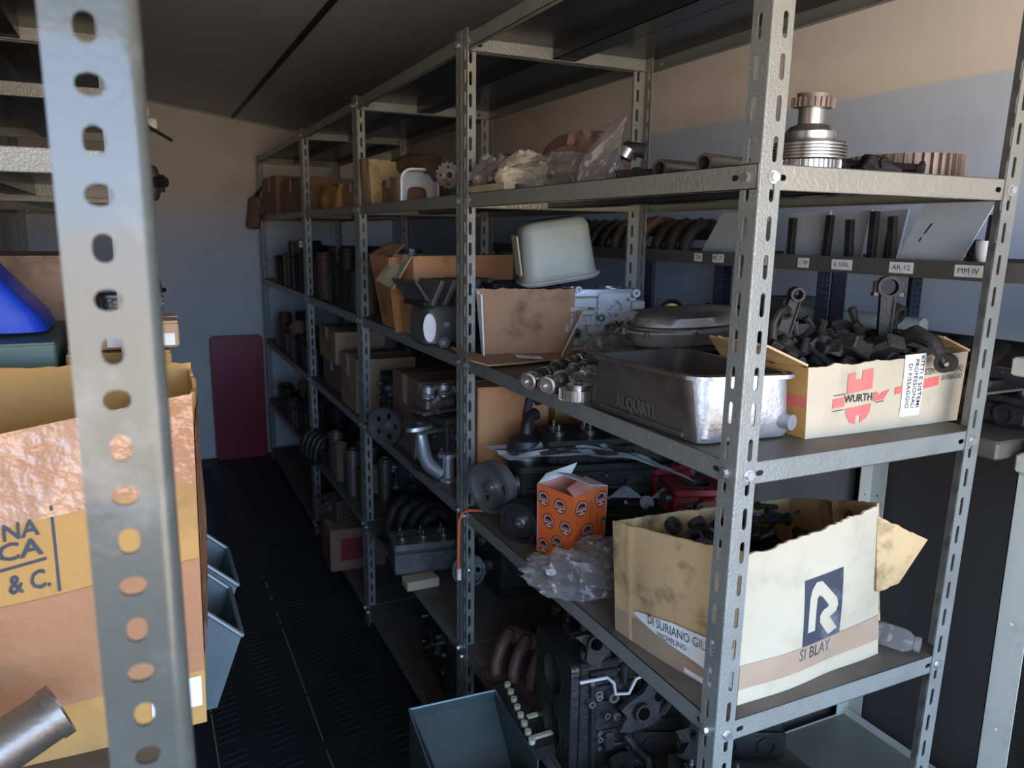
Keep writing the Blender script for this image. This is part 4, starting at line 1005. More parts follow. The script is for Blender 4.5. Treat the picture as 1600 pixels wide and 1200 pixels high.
# torn carton with the flap over the edge
t = thing('cardboard_box','torn open carton showing its brown inside, flap hanging over the shelf edge','cardboard box',(0,0,S3))
S = wallS((.048,.985,.002),(.275,.930,.002),(.035,.995,.175),(.285,.935,.172),.002,.003,3); card(t,'back_panel',torn(S,.05,3),30,12,'kraft_in')
S = wallS((.048,.985,.002),(.040,.955,.002),(.035,.995,.170),(.034,.960,.162),0,.002,3); card(t,'left_edge',torn(S,.08,3),14,10,'label')
S = wallS((.272,.925,.004),(.205,.865,.006),(.282,.925,.120),(.262,.850,.128),.004,.004,8); o = card(t,'side_flap',torn(S,.10,5),16,10,'cream_paper',.003,40,'printed side flap folded forward')
mb = MB()
for u0,v0,s_ in ((.2,.15,'ABA'),(.45,.35,'ANA'),(.2,.55,'ICAM'),(.62,.08,'MBI'),(.6,.6,'RIC')):
    decal_text(mb,S,s_,u0,v0,u0+.16,v0+.24,-.0045,-90); decal_text(mb,S,s_,u0,v0,u0+.16,v0+.24,.0012,-90)
part_of(t,'printed_text',mb,M['brownink'])
S = wallS((-.018,.800,.012),(.262,.835,.010),(.040,.985,.006),(.276,.930,.006),0,.003,8); card(t,'front_flap',S,14,8,'kraft_in')
S = wallS((-.018,.800,.013),(.040,.985,.008),(-.040,.845,.018),(-.012,1.055,.020),0,.004,2); card(t,'side_flap',torn(S,.05,5),12,6,'kraft_in')
S = wallS((.262,.835,.011),(.276,.930,.007),(.335,.85,.022),(.350,.945,.012),0,.004,2); card(t,'side_flap',S,8,6,'kraft_in')
t = thing('paper_tag','small printed paper tag lying on the carton flap','paper',(.105,.835,S3+.018),(4,6,-12)); mb = MB(); mb.box(-.032,-.014,0,.032,.014,.001); mb.build('tag',M['label'],t,smooth=0)
mb = MB(); Sx = lambda u,v: (V3((-.030+.06*u,-.012+.024*v,.0011)),V3((0,0,1)))
decal_text(mb,Sx,'RICAMBI',.1,.55,.75,.85,.0003); decal_text(mb,Sx,'ORIGINALI',.1,.15,.7,.4,.0003); part_of(t,'printed_text',mb,M['black'])
# pale aluminium housing with enamel canister on top
t = b_block('aluminium_housing','pale aluminium housing with round port behind the torn carton',(.37,.99,S3),(0,0,-8),.20,.12,.165,2,'alu_white','housing',seed=81,bright=True)
mb = MB(); mb.push(T(.03,-.064,.115)@RX(90)); mb.plate(rrect(-.045,-.04,.045,.04,.008),[circ(0,0,.022,20)],0,.008); mb.pop(); mb.build('port_plate',M['alu_white'],t)
mb = MB(); mb.push(T(.055,-.066,.06)@RX(90)); mb.plate(rrect(-.065,-.035,.065,.035,.02),[rrect(-.055,-.025,.055,.025,.014)],0,.012); mb.pop(); mb.build('loop_flange',M['alu_white'],t)
mb = MB(); mb.pipe((.09,-.05,.155),(.09,-.075,.155),.011,.005,14); mb.pipe((-.07,-.05,.165),(-.07,-.07,.165),.009,.004,14); mb.build('lug',M['alu_white'],t,kind='stuff')
t = thing('enamel_canister','greenish white enamel canister with a rolled rim, tilted on the aluminium housing','canister',(.205,.985,S3+.178),(4,-9,-12))
P0 = rrect(-.045,-.05,.150,.055,.035,5); mb = MB()
loft(mb,[(off(P0,-.004),0),(off(P0,.003),.004),(off(P0,.003),.014),(off(P0,-.002),.018),(off(P0,-.003),.03),(off(P0,-.010),.135),(off(P0,-.018),.150),(off(P0,-.034),.156)],True,True); mb.build('body',M['tin'],t,smooth=50)
mb = MB(); mb.push(T(-.048,0,.03)); mb.box(-.002,-.028,0,.002,.028,.10,.0015); mb.pop(); mb.build('side_plate',M['tin_y'],t,label='yellowed end face')
mb = MB(); mb.tube([(x,y,.010) for x,y in off(P0,.004)+[off(P0,.004)[0]]],.0045,8,False); mb.build('rolled_rim',M['tin'],t)

# ================================================================== near rack, second level
t = thing('pulley_stack','tall bright stack of grooved pulley, hub and small gear standing upright','pulley',(.190,.105,S2))
mb = MB(); mb.plate(gear_poly(.046,40,.0025),[circ(0,0,.015,12)],0,.018); mb.build('toothed_base',M['steel'],t,smooth=25)
pr = [(.020,.018),(.050,.019)]
for k in range(5): z = .020+.0045*k; pr += [(.052,z),(.052,z+.0018),(.047,z+.0028),(.047,z+.0035)]
pr += [(.050,.0435),(.034,.045)]
mb = MB(); mb.lathe(pr,36); mb.build('grooved_pulley',M['steel'],t)
mb = MB(); mb.lathe([(.034,.044),(.036,.048),(.036,.058),(.030,.066),(.022,.069),(.020,.069)],30); mb.build('hub',M['steel'],t)
mb = MB(); mb.lathe([(.019,.068),(.019,.092),(.015,.093)],24); mb.build('shaft',M['steel'],t)
mb = MB(); mb.push(T(0,0,.093)@RX(4)); mb.plate(gear_poly(.030,22,.003),[],0,.013); mb.plate(circ(0,0,.024,20),[],.013,.019); mb.pop(); mb.build('top_gear',M['ringm'],t,smooth=25)
b_gear('ring_gear','wide reddish brown toothed ring lying flat at the right end of the second level',(.435,.135,S2),(0,0,0),.088,40,.038,.86,'ringm',tooth=.006)
rnd = random.Random(3)
mb = MB(); mb.push(T(.305,.13,.004)); pile(mb,rnd,14,.05,.05,.016,'bt'); mb.pop(); o = mb.build('hardware',M['oily'],smooth=35); o.location=(0,0,S2); tag(o,'small black metal bits between the pulley stack and the ring gear','hardware',kind='stuff')
for i,(p0,p1,lb) in enumerate([((.055,.285,.0145),(.16,.305,.0145),'left one of two short bored tubes on the second level, open end to the aisle'),((.055,.175,.0145),(.165,.205,.0145),'right one of two short bored tubes, close to the corner post')]):
    o = MB().pipe(V3(p0)+V3((0,0,S2)),V3(p1)+V3((0,0,S2)),.0145,.010,22).build('bored_tube',M['pan']); tag(o,lb,'tube','short bored tubes on the second level')
t = thing('drive_shaft','black shaft with thick collars behind the bored tubes','shaft',(.09,.49,S2+.015)); mb = MB(); mb.push(RZ(-58)); mb.cyl((0,0,0),(.17,0,0),.011,n=14); mb.pop(); mb.build('shaft',M['oily'],t)
mb = MB(); mb.push(RZ(-58)); 
for x in (.0,.05,.12,.165): mb.cyl((x,0,0),(x+.012,0,0),.0148,n=16)
mb.pop(); mb.build('collar',M['oily'],t)
t = thing('hose_clamp','black elbow fitting with a bright clamp at the end of the plastic bags','fitting',(.11,.50,S2+.032)); mb = MB(); mb.tube([(0,0,0),(.0,.0,.02),(.02,-.01,.035),(.045,-.03,.03)],.014,12); mb.build('elbow',M['oily'],t)
mb = MB(); mb.pipe((.012,-.008,.018),(.02,-.012,.034),.017,.0145,16); mb.build('clamp',M['steel'],t)
b_bag('plastic_bag','clear plastic bag of small silvery parts beside the second post',(.07,.96,S2),(0,0,0),.05,.075,.055,'film',21)
b_bag('plastic_bag','long crumpled clear bag over brown parts in the middle of the second level',(.10,.72,S2),(0,0,8),.065,.17,.045,'film',22)
b_bag('paper_parcel','cream paper wrapped parcel under the clear bags beside the second post',(.09,.84,S2),(0,0,5),.055,.075,.055,'cream_paper',23,cat='parcel',ridge=.2)
b_bag('paper_parcel','small cream paper parcel on the shelf edge below the bag of silvery parts',(.045,.80,S2+.012),(0,0,25),.03,.05,.028,'cream_paper',24,cat='parcel',ridge=.2)
b_bag('paper_parcel','dark brown oily paper parcel behind the clear bags',(.17,.74,S2),(0,0,0),.06,.17,.075,'brown_paper',25,cat='parcel',ridge=.25)
o = MB().box(.008,.775,0,.035,.985,.016,.001).build('wooden_strip',M['wood'],smooth=0); o.location=(0,0,S2); tag(o,'pale wooden strip lying along the shelf edge beside the second post','wood strip')
t = thing('plastic_bag','tall peaked clear plastic bag standing up at the right end of the bags','plastic bag',(.085,.53,S2)); mb = MB()
def pk(u,v):
    a = 2*pi*u; r = (.052*(1-v)**.6+.004)*(1+.35*nz(cos(a)*2,sin(a)*2,v*3)); zz = .115*v
    return V3((r*cos(a)*.6+.02*v, r*sin(a)*1.3-.04*v**1.5+.035*v*cos(a), zz+.012*nz(cos(a)*3,sin(a)*3,v*2)))
mb.grid(pk,30,14,True); mb.build('film',M['film'],t,smooth=30)
mb = MB(); pile(mb,random.Random(8),14,.035,.06,.035,'trb'); o = mb.build('hardware',M['steel'],smooth=35); o.location=(.07,.95,S2+.012); tag(o,'small silvery metal parts inside the clear bag beside the second post','hardware',kind='stuff')

# ================================================================== near rack, fifth level
t = b_block('engine_block','grimy aluminium crankcase with round openings, tilted on the lowest visible level',(.185,.505,S5+.125),(0,-90,-6),.24,.18,.17,2,'oily2',seed=91)
mb = MB(); mb.push(Matrix(((0,0,1,0),(0,1,0,0),(1,0,0,0),(0,0,0,1)))@T(0,0,0)); mb.pop()
mb.tube([(.10,-.112,.16),(.10,-.112,.10),(.085,-.112,.085),(.06,-.112,.08),(.055,-.112,.05),(.085,-.112,.035),(.09,-.112,.01)],.0035,8); mb.build('gasket_edge',M['alu_white'],t,label='bright machined gasket edge')
b_head('cylinder_head_casting','dark cylinder head lying behind the crankcase on the fifth level',(.33,.42,S5),(0,0,-25),.32,.14,.10,4,'oily',seed=92)
b_head('cylinder_head_casting','dark cylinder head nearest the corner post on the fifth level',(.27,.17,S5),(0,0,-35),.34,.14,.08,4,'oily',seed=93)
b_manifold('exhaust_manifold','rusty branched manifold at the back of the crankcase',(.12,.82,S5),(0,0,-60),3,.16,'rusty',.08,.08,.016)
b_block('gearbox_housing','black housing at the rear of the fifth level of the near rack',(.33,.78,S5),(0,0,-10),.24,.18,.20,2,'oily','housing',seed=94)
t = thing('rocker_rail','oily rail with a row of pale stud ends on the fifth level','rocker rail',(0,0,S5))
mb = MB(); mb.box(-.045,.50,.0,.03,.76,.03,.004); mb.build('rail',M['oily'],t)
for i in range(8):
    mb = MB(); y = .735-.03*i; mb.cyl((.012-.006*i,y,.028),(.012-.006*i,y,.040),.0075,n=12); mb.build('stud',M['tin_y'],t)
for i,y in enumerate((.60,.53)):
    mb = MB(); mb.box(.0-.03*i,y,.03,.055-.03*i,y+.012,.036,.001); mb.build('shim',M['tin_y'],t,smooth=0)

for i,(x,y,z,rx,ry,rz,sz,m_,lb) in enumerate([(.06,.40,.30,80,20,-20,.10,'oily','black bracket bolted upright at the front corner of the crankcase'),(.16,.38,.16,80,-30,0,.11,'oily','black ragged casting against the lower side of the crankcase'),
    (.22,.30,.10,60,20,30,.12,'oily','black casting lying between the crankcase and the front cylinder head'),(.10,.34,.04,20,0,40,.12,'oily2','dark casting lying flat in front of the crankcase'),
    (.24,.40,.26,75,15,-40,.11,'oily2','dark bracket behind the bright gasket edge'),(.03,.30,.03,10,0,-10,.09,'oily','small black casting on the fifth level near the shelf edge'),(.14,.62,.28,70,40,20,.12,'oily','black casting rising behind the crankcase')]):
    b_bracket('cast_bracket',lb,(x,y,S5+z),(rx,ry,rz),sz,.016,m_,50+i)
# ================================================================== second rack
# level two: white arch, paper-wrapped tube with a sprocket end, torn cartons
t = thing('arch_cover','white enamelled arch-shaped cover standing on the second level of the second rack','cover',(.070,1.53,S2),(0,0,-12))
def arc_pts(w_,h,r): 
    p = [(-w_/2,0)]
    for i in range(9): a = pi-pi/2*i/8; p.append((-w_/2+r+r*cos(a), h-r+r*sin(a)))
    for i in range(9): a = pi/2-pi/2*i/8; p.append((w_/2-r+r*cos(a), h-r+r*sin(a)))
    p.append((w_/2,0)); return p
o1 = arc_pts(.115,.095,.035); i1 = arc_pts(.103,.089,.030)
mb = MB(); mb.push(Matrix(((1,0,0,0),(0,0,-1,0),(0,1,0,0),(0,0,0,1)))); mb.plate(o1+i1[::-1],[],-.05,.05); mb.pop(); mb.build('outer_shell',M['wpaint'],t)
i2 = arc_pts(.060,.045,.018)
mb = MB(); mb.push(Matrix(((1,0,0,0),(0,0,-1,0),(0,1,0,0),(0,0,0,1)))); mb.plate(i1+i2[::-1],[],-.045,-.035); mb.pop(); mb.build('inner_web',M['panelw'],t)
t = thing('wrapped_shaft','long brown paper wrapped shaft ending in a pale sprocket beside the second post','shaft',(.036,1.19,S2+.055),(0,0,0))
mb = MB(); mb.tube([(0,.02,0),(.02,.12,.012),(.07,.30,.055),(.10,.6,.075),(.11,.85,.08)],[.020,.024,.030,.036,.03],14); mb.build('paper_wrap',M['brown_paper'],t)
mb = MB(); mb.push(RX(90)); mb.plate(gear_poly(.036,16,.005),[circ(0,0,.009,12)]+[circ(.022*cos(a),.022*sin(a),.004,8) for a in (0,1.57,3.14,4.71)],-.004,.006); mb.pop(); mb.build('sprocket',M['pan'],t,smooth=25)
mb = MB(); mb.push(RX(90)); mb.lathe([(.009,-.01),(.014,-.01),(.014,.014),(.009,.014)],16); mb.pop(); mb.build('hub_ring',M['steel'],t)
b_bag('paper_parcel','flat brown wrapped parcel behind the wrapped shaft on the second rack',(.32,1.42,S2),(0,0,0),.12,.30,.085,'brown_paper',41,cat='parcel',ridge=.15)
closed_box('tool_case','low dark green case behind the sprocket on the second rack','case',(.13,1.24,S2),0,.16,.18,.05,'green',tape=None)
closed_box('cardboard_box','open-looking brown carton right of the white arch on the second rack','cardboard box',(.05,1.70,S2),0,.22,.15,.08,'kraft_in')
tg,_ = carton('cardboard_box','pale torn carton standing at the far end of the second rack, second level','cardboard box',(.02,1.97,S2),0,[(0,-.10),(.13,-.10),(.13,.02),(0,.02)],[(-.01,-.10),(.13,-.10),(.14,.02),(-.01,.02)],[.16,.15,.16,.17],'kraft_lt','kraft_in',(.1,.1,.1,.12),seed=51)
# level three: orange-brown carton with gearbox before it
tg, SS = carton('cardboard_box','large orange-brown carton with a crushed corner on the second rack','cardboard box',(0,0,S3),0,
   [(.012,1.40),(.345,1.44),(.345,1.78),(.012,1.74)],[(.004,1.39),(.350,1.44),(.35,1.78),(-.03,1.74)],[.235,.238,.23,.235],'kraft_or','kraft_in',(.0,.0,.02,.03),.008,61,folds=((),(),(),((.6,.08,.015),)))
S = flap_fn((.0,1.55,.235),(.004,1.39,.235),(-.055,1.58,.150),(-.048,1.43,.13),.006,.012,3); card(tg,'crushed_flap',torn(S,.1,2),16,8,'cream_paper')
S = flap_fn((-.03,1.74,.23),(.0,1.56,.235),(.04,1.72,.275),(.05,1.60,.27),.0,.006,5); card(tg,'top_flap',torn(S,.1,2),12,6,'kraft_in')
t = thing('gearbox_housing','dull grey gearbox housing with a pale plate and two bolts, before the orange-brown carton','gearbox',(.030,1.225,S3),(0,0,14))
mb = MB(); Rr = rpoly([(-.085,-.05),(.10,-.06),(.11,.07),(-.07,.08)],.04)
loft(mb,[(off(Rr,-.03),0),(off(Rr,-.008),.012),(off(Rr,-.004),.05),(off(Rr,-.012),.10),(off(Rr,-.03),.115)],True,True); mb.build('bell_casting',M['alu_dull'],t,smooth=45)
mb = MB(); mb.push(T(-.068,-.045,.055)@RZ(-35)@RX(90)); mb.plate([(.017*cos(a),.038*sin(a)) for a in [2*pi*i/20 for i in range(20)]],[],0,.006); mb.pop(); mb.build('oval_plate',M['alu_white'],t,label='pale oval cover plate')
for x,z,r in ((-.02,.062,.010),(-.030,.012,.016)):
    mb = MB(); mb.push(T(x,-.052,z)@RX(90)); mb.lathe([(.0,.012),(r*.45,.012),(r*.5,.008),(r,.008),(r,0)],18); mb.cyl((0,0,.008),(0,0,.016),r*.35,n=6); mb.pop(); mb.build('plug',M['alu'],t)
for i in range(5):
    mb = MB(); x = -.075+.040*i; mb.push(T(x,-.02,.115)@RY(28)); mb.box(-.005,-.05,0,.010,.06,.075,.003); mb.pop(); mb.build('fin',M['alu_dull'],t)
mb = MB(); mb.push(T(0,0,.112)); mb.box(-.09,-.055,0,.11,.055,.014,.004); mb.pop(); mb.build('fin_base',M['oily2'],t)
mb = MB(); mb.push(T(-.095,0,.15)@RY(-38)); mb.box(-.004,-.058,-.03,.004,.058,.04,.002); mb.pop(); mb.build('end_flange',M['alu_dull'],t)
b_block('dark_casting','black casting between the gearbox and the torn carton, behind the second post',(.22,1.22,S3),(0,0,5),.15,.14,.17,1,'oily','casting',seed=62)
# level four: carburettor, bent pipe, flywheel, cartons
closed_box('cardboard_box','red-brown carton behind the carburettor on the second rack','cardboard box',(.03,1.43,S4),0,.33,.27,.25,'brown_paper')
t = b_block('engine_block','dark engine block carrying the carburettor on the second rack',(.13,1.33,S4),(0,0,20),.24,.15,.18,3,'oily',seed=63)
t = thing('carburettor','grimy twin carburettor with many small fittings, above the bent pipe','carburettor',(.035,1.30,S4+.185),(0,0,15))
mb = MB(); mb.box(-.06,-.035,0,.07,.04,.012,.003); mb.box(-.045,-.03,.012,.055,.032,.045,.006); mb.build('base',M['pan'],t)
for x in (-.022,.032):
    mb = MB(); mb.pipe((x,0,.04),(x,0,.078),.019,.014,18); mb.build('throat',M['alu'],t)
rnd = random.Random(9)
for i in range(12):
    mb = MB(); x,y,z = rnd.uniform(-.06,.07),rnd.uniform(-.04,.03),rnd.uniform(.015,.08); d = V3((rnd.uniform(-1,1),rnd.uniform(-1,.3),rnd.uniform(-.3,1))).normalized()
    mb.cyl((x,y,z),V3((x,y,z))+d*.022,.0045,n=8); mb.cyl(V3((x,y,z))+d*.018,V3((x,y,z))+d*.027,.0075,n=6); mb.build('fitting',M['alu'] if i%2 else M['pan'],t)
t = thing('manifold_flange','pale flange plate with port holes between the carburettor and the bent pipe','flange',(.015,1.275,S4+.150),(8,0,12))
mb = MB(); mb.plate(rrect(-.075,-.05,.075,.05,.012),[circ(-.035,0,.018,16),circ(.028,0,.018,16),circ(-.065,.035,.004,8),circ(.063,-.035,.004,8)],0,.010); mb.box(-.078,-.05,-.07,-.070,-.03,.0,.002); mb.build('plate',M['pan'],t)
b_pipe('exhaust_pipe','bent grey pipe running down below the carburettor',(0,0,0),(0,0,0),[(-.030,1.245,.972),(-.026,1.24,.93),(-.008,1.24,.87),(.03,1.235,.835)],.021,'alu',(0,))
t = thing('thermostat_housing','upright grey tube housing with flanges, at the foot of the bent pipe','housing',(.045,1.215,S4))
mb = MB(); mb.lathe([(0,0),(.026,0),(.026,.008),(.017,.012),(.017,.07),(.030,.074),(.030,.084),(.0,.084)],22); mb.build('body',M['alu'],t)
for a in (0,120,240): mb = MB(); mb.cyl((.026*cos(R(a)),.026*sin(R(a)),.08),(.026*cos(R(a)),.026*sin(R(a)),.094),.005,n=6); mb.build('bolt',M['steel'],t)
b_pulley('flywheel','dark spoked flywheel leaning by the third post','flywheel',(88,0,-60),.055,.02,5,'oily2',0) if False else None
b_pulley('flywheel','dark holed flywheel wheel hanging over the aisle by the third post',(-.012,1.62,S4+.075),(90,0,-48),.062,.02,5,'alu_dull',0,cat='flywheel')
b_block('engine_block','dark engine block behind the holed flywheel on the second rack',(.14,1.83,S4),(0,0,90),.20,.17,.20,3,'oily',seed=64)
# level five
b_head('cylinder_head_casting','grey cylinder head with a round port, on the fifth level of the second rack',(.05,1.47,S5+.032),(0,0,-8),.20,.13,.10,3,'alu_dull',seed=65)
o = MB().box(-.035,1.36,0,.07,1.42,.030,.003).build('wooden_block',M['wood'],smooth=0); o.location=(0,0,S5); tag(o,'small pale block under the grey cylinder head on the fifth level','block')
t = b_pulley('belt_pulley','dark pulley leaning against the grey cylinder head, second rack',(.155,1.33,S5+.055),(75,0,-20),.052,.03,4,'oily2',3)
b_block('engine_block','black engine block on the fifth level behind the second post',(.34,1.30,S5),(0,0,0),.26,.2,.22,2,'oily',seed=66)
b_manifold('intake_manifold','black manifold with many runners on top of the fifth level, second rack',(.16,1.74,S5),(0,0,-70),4,.24,'oily',.1,.12,.018)
b_block('engine_block','black engine block on the lowest shelf of the second rack',(.2,1.45,S6),(0,0,85),.32,.22,.2,4,'oily',seed=67)
b_block('engine_block','oily engine block on the lowest shelf of the near rack',(.22,.6,S6),(0,0,80),.34,.22,.2,4,'oily',seed=68)

# ================================================================== third and fourth racks
closed_box('cardboard_box','plain brown carton at the far left end of the last rack, second level','cardboard box',(.015,3.85,S2),0,.3,.5,.215,'kraft_in')
closed_box('cardboard_box','taller brown carton with a pale strip, beside the fourth post','cardboard box',(.02,3.12,S2),0,.3,.60,.165,'kraft_in')
closed_box('cardboard_box','low reddish carton behind the torn tan paper bag','cardboard box',(.06,2.60,S2),0,.3,.35,.075,'kraft_or')
t,_ = carton('paper_bag','torn tan paper bag with a crumpled top beside the third post','paper bag',(.01,2.52,S2),0,[(0,-.16),(.13,-.16),(.13,.14),(0,.14)],[(.02,-.14),(.10,-.13),(.10,.12),(.01,.15)],[.10,.12,.12,.13],'yellow_cb','kraft_in',(.15,.15,.15,.3),.02,71,.002,wob=.02)
closed_box('cardboard_box','orange-brown carton between the torn tan bag and the third post','cardboard box',(.03,2.06,S2),0,.3,.28,.085,'kraft_or')
o = MB().box(0,0,0,.2,.25,.045,.004).build('metal_tray',M['oily']); o.location=(.1,2.1,S2+.087); tag(o,'black metal tray lying on the orange-brown carton of the third rack','tray')
t = thing('brown_satchel','brown strapped bundle hanging from the far end of the last rack','bundle',(-.045,4.47,1.52),(0,8,0))
mb = MB(); mb.box(-.03,-.12,0,.03,.12,.20,.012); mb.build('body',M['brown_paper'],t); mb = MB(); mb.tube([(.0,-.1,.19),(.02,-.05,.25),(.03,.0,.27),(.02,.05,.25),(0,.1,.19)],.006,8); mb.build('strap',M['rubber'],t)
LIN = {}
ORD = ['first','second','third','fourth','fifth','sixth','seventh','eighth','ninth','tenth']
def liners(label, group, xs, ys, z, r, h, m, rnd):
    """rows of upright sleeves; each label gives its row and its place counted from the near end"""
    for yi, y in enumerate(ys):
        for xi, x in enumerate(xs):
            mm = rnd.choice([m,m,'oily','pan','rusty','brown_paper']); k = (r,h,mm)
            if k not in LIN: o = b_liner(r=r,h=h).build('cylinder_sleeve',M[mm]); LIN[k] = o.data; bpy.data.objects.remove(o)
            o = bpy.data.objects.new('cylinder_sleeve', LIN[k]); COL.objects.link(o); s = rnd.choice([.62,.8,.95,1.1,1.25])
            o.location = (x+rnd.uniform(-.010,.010), y+rnd.uniform(-.008,.008), z); o.scale = (rnd.uniform(.75,1),rnd.uniform(.75,1),s); o.rotation_euler = (0,0,rnd.uniform(0,6))
            tag(o, '%s sleeve, %s row, %s from the near end, %s' % ({'oily':'black','oily2':'dark grey','pan':'pale brown','rusty':'rusty','brown_paper':'brown'}[mm], ['front','middle','back'][xi], ORD[yi], label), 'cylinder sleeve', group)
rnd = random.Random(17)
liners('third level, third rack','cylinder sleeves on the third level, third rack',[.055,.165,.275],[2.10+.11*i for i in range(8)],S3,.046,.19,'oily2',rnd)
liners('third level, last rack','cylinder sleeves on the third level, last rack',[.055,.165,.275],[3.10+.115*i for i in range(9)],S3,.046,.20,'oily2',rnd)
liners('fourth level, last rack','cylinder sleeves on the fourth level, last rack',[.05,.16],[3.12+.12*i for i in range(9)],S4,.043,.20,'oily2',rnd)
liners('fifth level, last rack','cylinder sleeves on the fifth level, last rack',[.05,.16],[3.10+.12*i for i in range(9)],S5,.045,.17,'oily2',rnd)
liners('fifth level, third rack','pale sleeves on the fifth level, third rack',[.05,.14],[2.22+.105*i for i in range(6)],S5,.033,.18,'pan',rnd)
closed_box('cardboard_box','tan upright carton on the fourth level left of the third post','cardboard box',(.012,2.12,S4),0,.24,.26,.215,'kraft')
closed_box('cardboard_box','dark crate under the small greyish carton of the third rack','crate',(.04,2.50,S4),0,.26,.36,.13,'brown_paper')
closed_box('cardboard_box','small greyish tan carton on a dark crate of the third rack','cardboard box',(.02,2.50,S4+.132),0,.22,.33,.145,'kraft')
b_block('engine_block','dark engine block on the fifth level beside the third post',(.3,2.3,S5),(0,0,80),.3,.18,.22,3,'oily',seed=73)
b_manifold('intake_manifold','tangled dark manifold on the fifth level of the third rack, over the printed carton',(.05,2.93,S5),(0,0,-80),4,.22,'oily2',.08,.11,.016)
tg = closed_box('cardboard_box','dim brown carton with a red square print, low in the third rack','cardboard box',(-.06,2.36,S6),-3,.24,.24,.19,'brown_paper')
mb = MB(); mb.box(.045,-.0012,.045,.155,-.0004,.145); part_of(tg,'printed_square',mb,M['redp'],'red square print')
b_block('gearbox_housing','rusty gearbox on top of the dim printed carton of the third rack',(.05,2.50,S6+.195),(0,0,20),.18,.13,.10,1,'rusty','gearbox',seed=74)
b_block('engine_block','black block on the lowest shelf at the far end of the third rack',(.2,2.82,S6),(0,0,85),.2,.22,.2,2,'oily',seed=75)
b_block('engine_block','black block on the lowest shelf of the last rack',(.2,3.4,S6),(0,0,85),.3,.22,.2,3,'oily',seed=76)

# ================================================================== aisle floor: steel bins in front of the near rack
def steel_bin(name, label, loc, rot, w_, d, h, m, group=None):
    """open-fronted stacking bin: front towards local +x"""
    t = thing(name, label, 'storage bin', loc, rot, group); k = .0018
    prof = [(0,0),(d*.86,0),(d,h*.56),(d-.01,h*.62),(d*.70,h),(0,h)]
    for y in (0,w_-k):
        mb = MB(); mb.push(T(0,y,0)@Matrix(((1,0,0,0),(0,0,-1,0),(0,1,0,0),(0,0,0,1)))); mb.plate(prof,[],-k,0); mb.pop(); mb.build('side_wall',M[m],t,smooth=0)
    mb = MB(); mb.box(0,k,0,d*.86,w_-k,k); mb.build('bottom',M[m],t,smooth=0)
    mb = MB(); mb.box(0,k,0,k,w_-k,h); mb.build('back_wall',M[m],t,smooth=0)
    mb = MB(); mb.add([(d*.86,k,0),(d,k,h*.56),(d,w_-k,h*.56),(d*.86,w_-k,0),(d*.86-k,k,k),(d-k,k,h*.56),(d-k,w_-k,h*.56),(d*.86-k,w_-k,k)],[(0,3,2,1),(4,5,6,7),(1,2,6,5),(0,1,5,4),(2,3,7,6)]); mb.build('front_lip',M[m],t,smooth=0)
    mb = MB()
    for y in (0,w_): mb.tube([(d,y,h*.56),(d*.70,y,h),(0,y,h)],.0045,8)
    mb.tube([(d,0,h*.56),(d,w_,h*.56)],.0045,8); mb.build('rolled_edge',M[m],t)
    return t
GB = 'steel bins on the left rack beyond the tape-covered carton'
steel_bin('storage_bin','nearer blue-grey steel bin jutting out below the tape-covered carton',(-.92,.475,.7368),0,.185,.32,.215,'bin_l',GB)
steel_bin('storage_bin','farther blue-grey steel bin jutting out below the tape-covered carton',(-.92,.672,.7368),0,.185,.335,.215,'bin_l',GB)
t = thing('storage_bin','large dark grey-green open steel bin standing in the aisle before the near rack','storage bin',(-.155,.56,0),(0,0,-4))
k = .003; W_, D_, H_ = .20, .25, .49
for nm,bx in (('side_wall',(-W_/2,-D_/2,0,-W_/2+k,D_/2,H_)),('side_wall',(W_/2-k,-D_/2,0,W_/2,D_/2,H_)),('back_wall',(-W_/2,D_/2-k,0,W_/2,D_/2,H_)),('front_wall',(-W_/2,-D_/2,0,W_/2,-D_/2+k,H_-.03)),('bottom',(-W_/2,-D_/2,0,W_/2,D_/2,k))):
    mb = MB(); mb.box(*bx); mb.build(nm,M['bin'],t,smooth=0)
mb = MB(); mb.tube([(-W_/2,-D_/2,H_-.03),(-W_/2,D_/2,H_),(W_/2,D_/2,H_),(W_/2,-D_/2,H_-.03),(-W_/2,-D_/2,H_-.03)],.004,8,False); mb.build('rim',M['bin_l'],t)
mb = MB(); mb.add([(-W_/2+k,D_/2-k,H_-.02),(W_/2-k,D_/2-k,H_-.02),(W_/2-k,-D_/2+.02,H_-.22),(-W_/2+k,-D_/2+.02,H_-.22)],[(0,1,2,3)]); mb.build('chute_plate',M['bin'],t,smooth=0)

# ================================================================== left racks
SL = .875+.0168
tg, SS = carton('cardboard_box','big carton wrapped in shiny brown tape at the left edge, top rim ragged','cardboard box',(0,0,SL),0,
   [(-1.12,.200),(-.672,.200),(-.680,.405),(-1.12,.405)],[(-1.12,.210),(-.664,.190),(-.652,.405),(-1.12,.41)],[.365,.440,.452,.462],
   ['yellow_cb','yellow_cb','yellow_cb','yellow_cb'],'yellow_cb',(.05,.08,.05,.05),.012,81,.004,wob=.012)
S = SS[0]
mb = MB(); decal_band(mb,S,0,.735,1,.985,.0015,30,8); part_of(tg,'tape_strip',mb,M['tape_p'],'upper band of shiny mauve-brown tape').data.polygons.foreach_set('use_smooth',[True]*240)
mb = MB(); decal_band(mb,S,0,.17,1,.515,.0015,30,8); part_of(tg,'tape_strip',mb,M['tape_p'],'lower band of shiny mauve-brown tape')
mb = MB(); decal_band(mb,S,.86,.06,.99,.155,.0015,8,2); part_of(tg,'paper_label',mb,M['label'],'torn white label near the lower corner')
mb = MB()
decal_text(mb,S,'NA',.562,.695,.640,.742,.0018,0,.02); decal_text(mb,S,'ICA',.532,.640,.645,.690,.0018,0,.02)
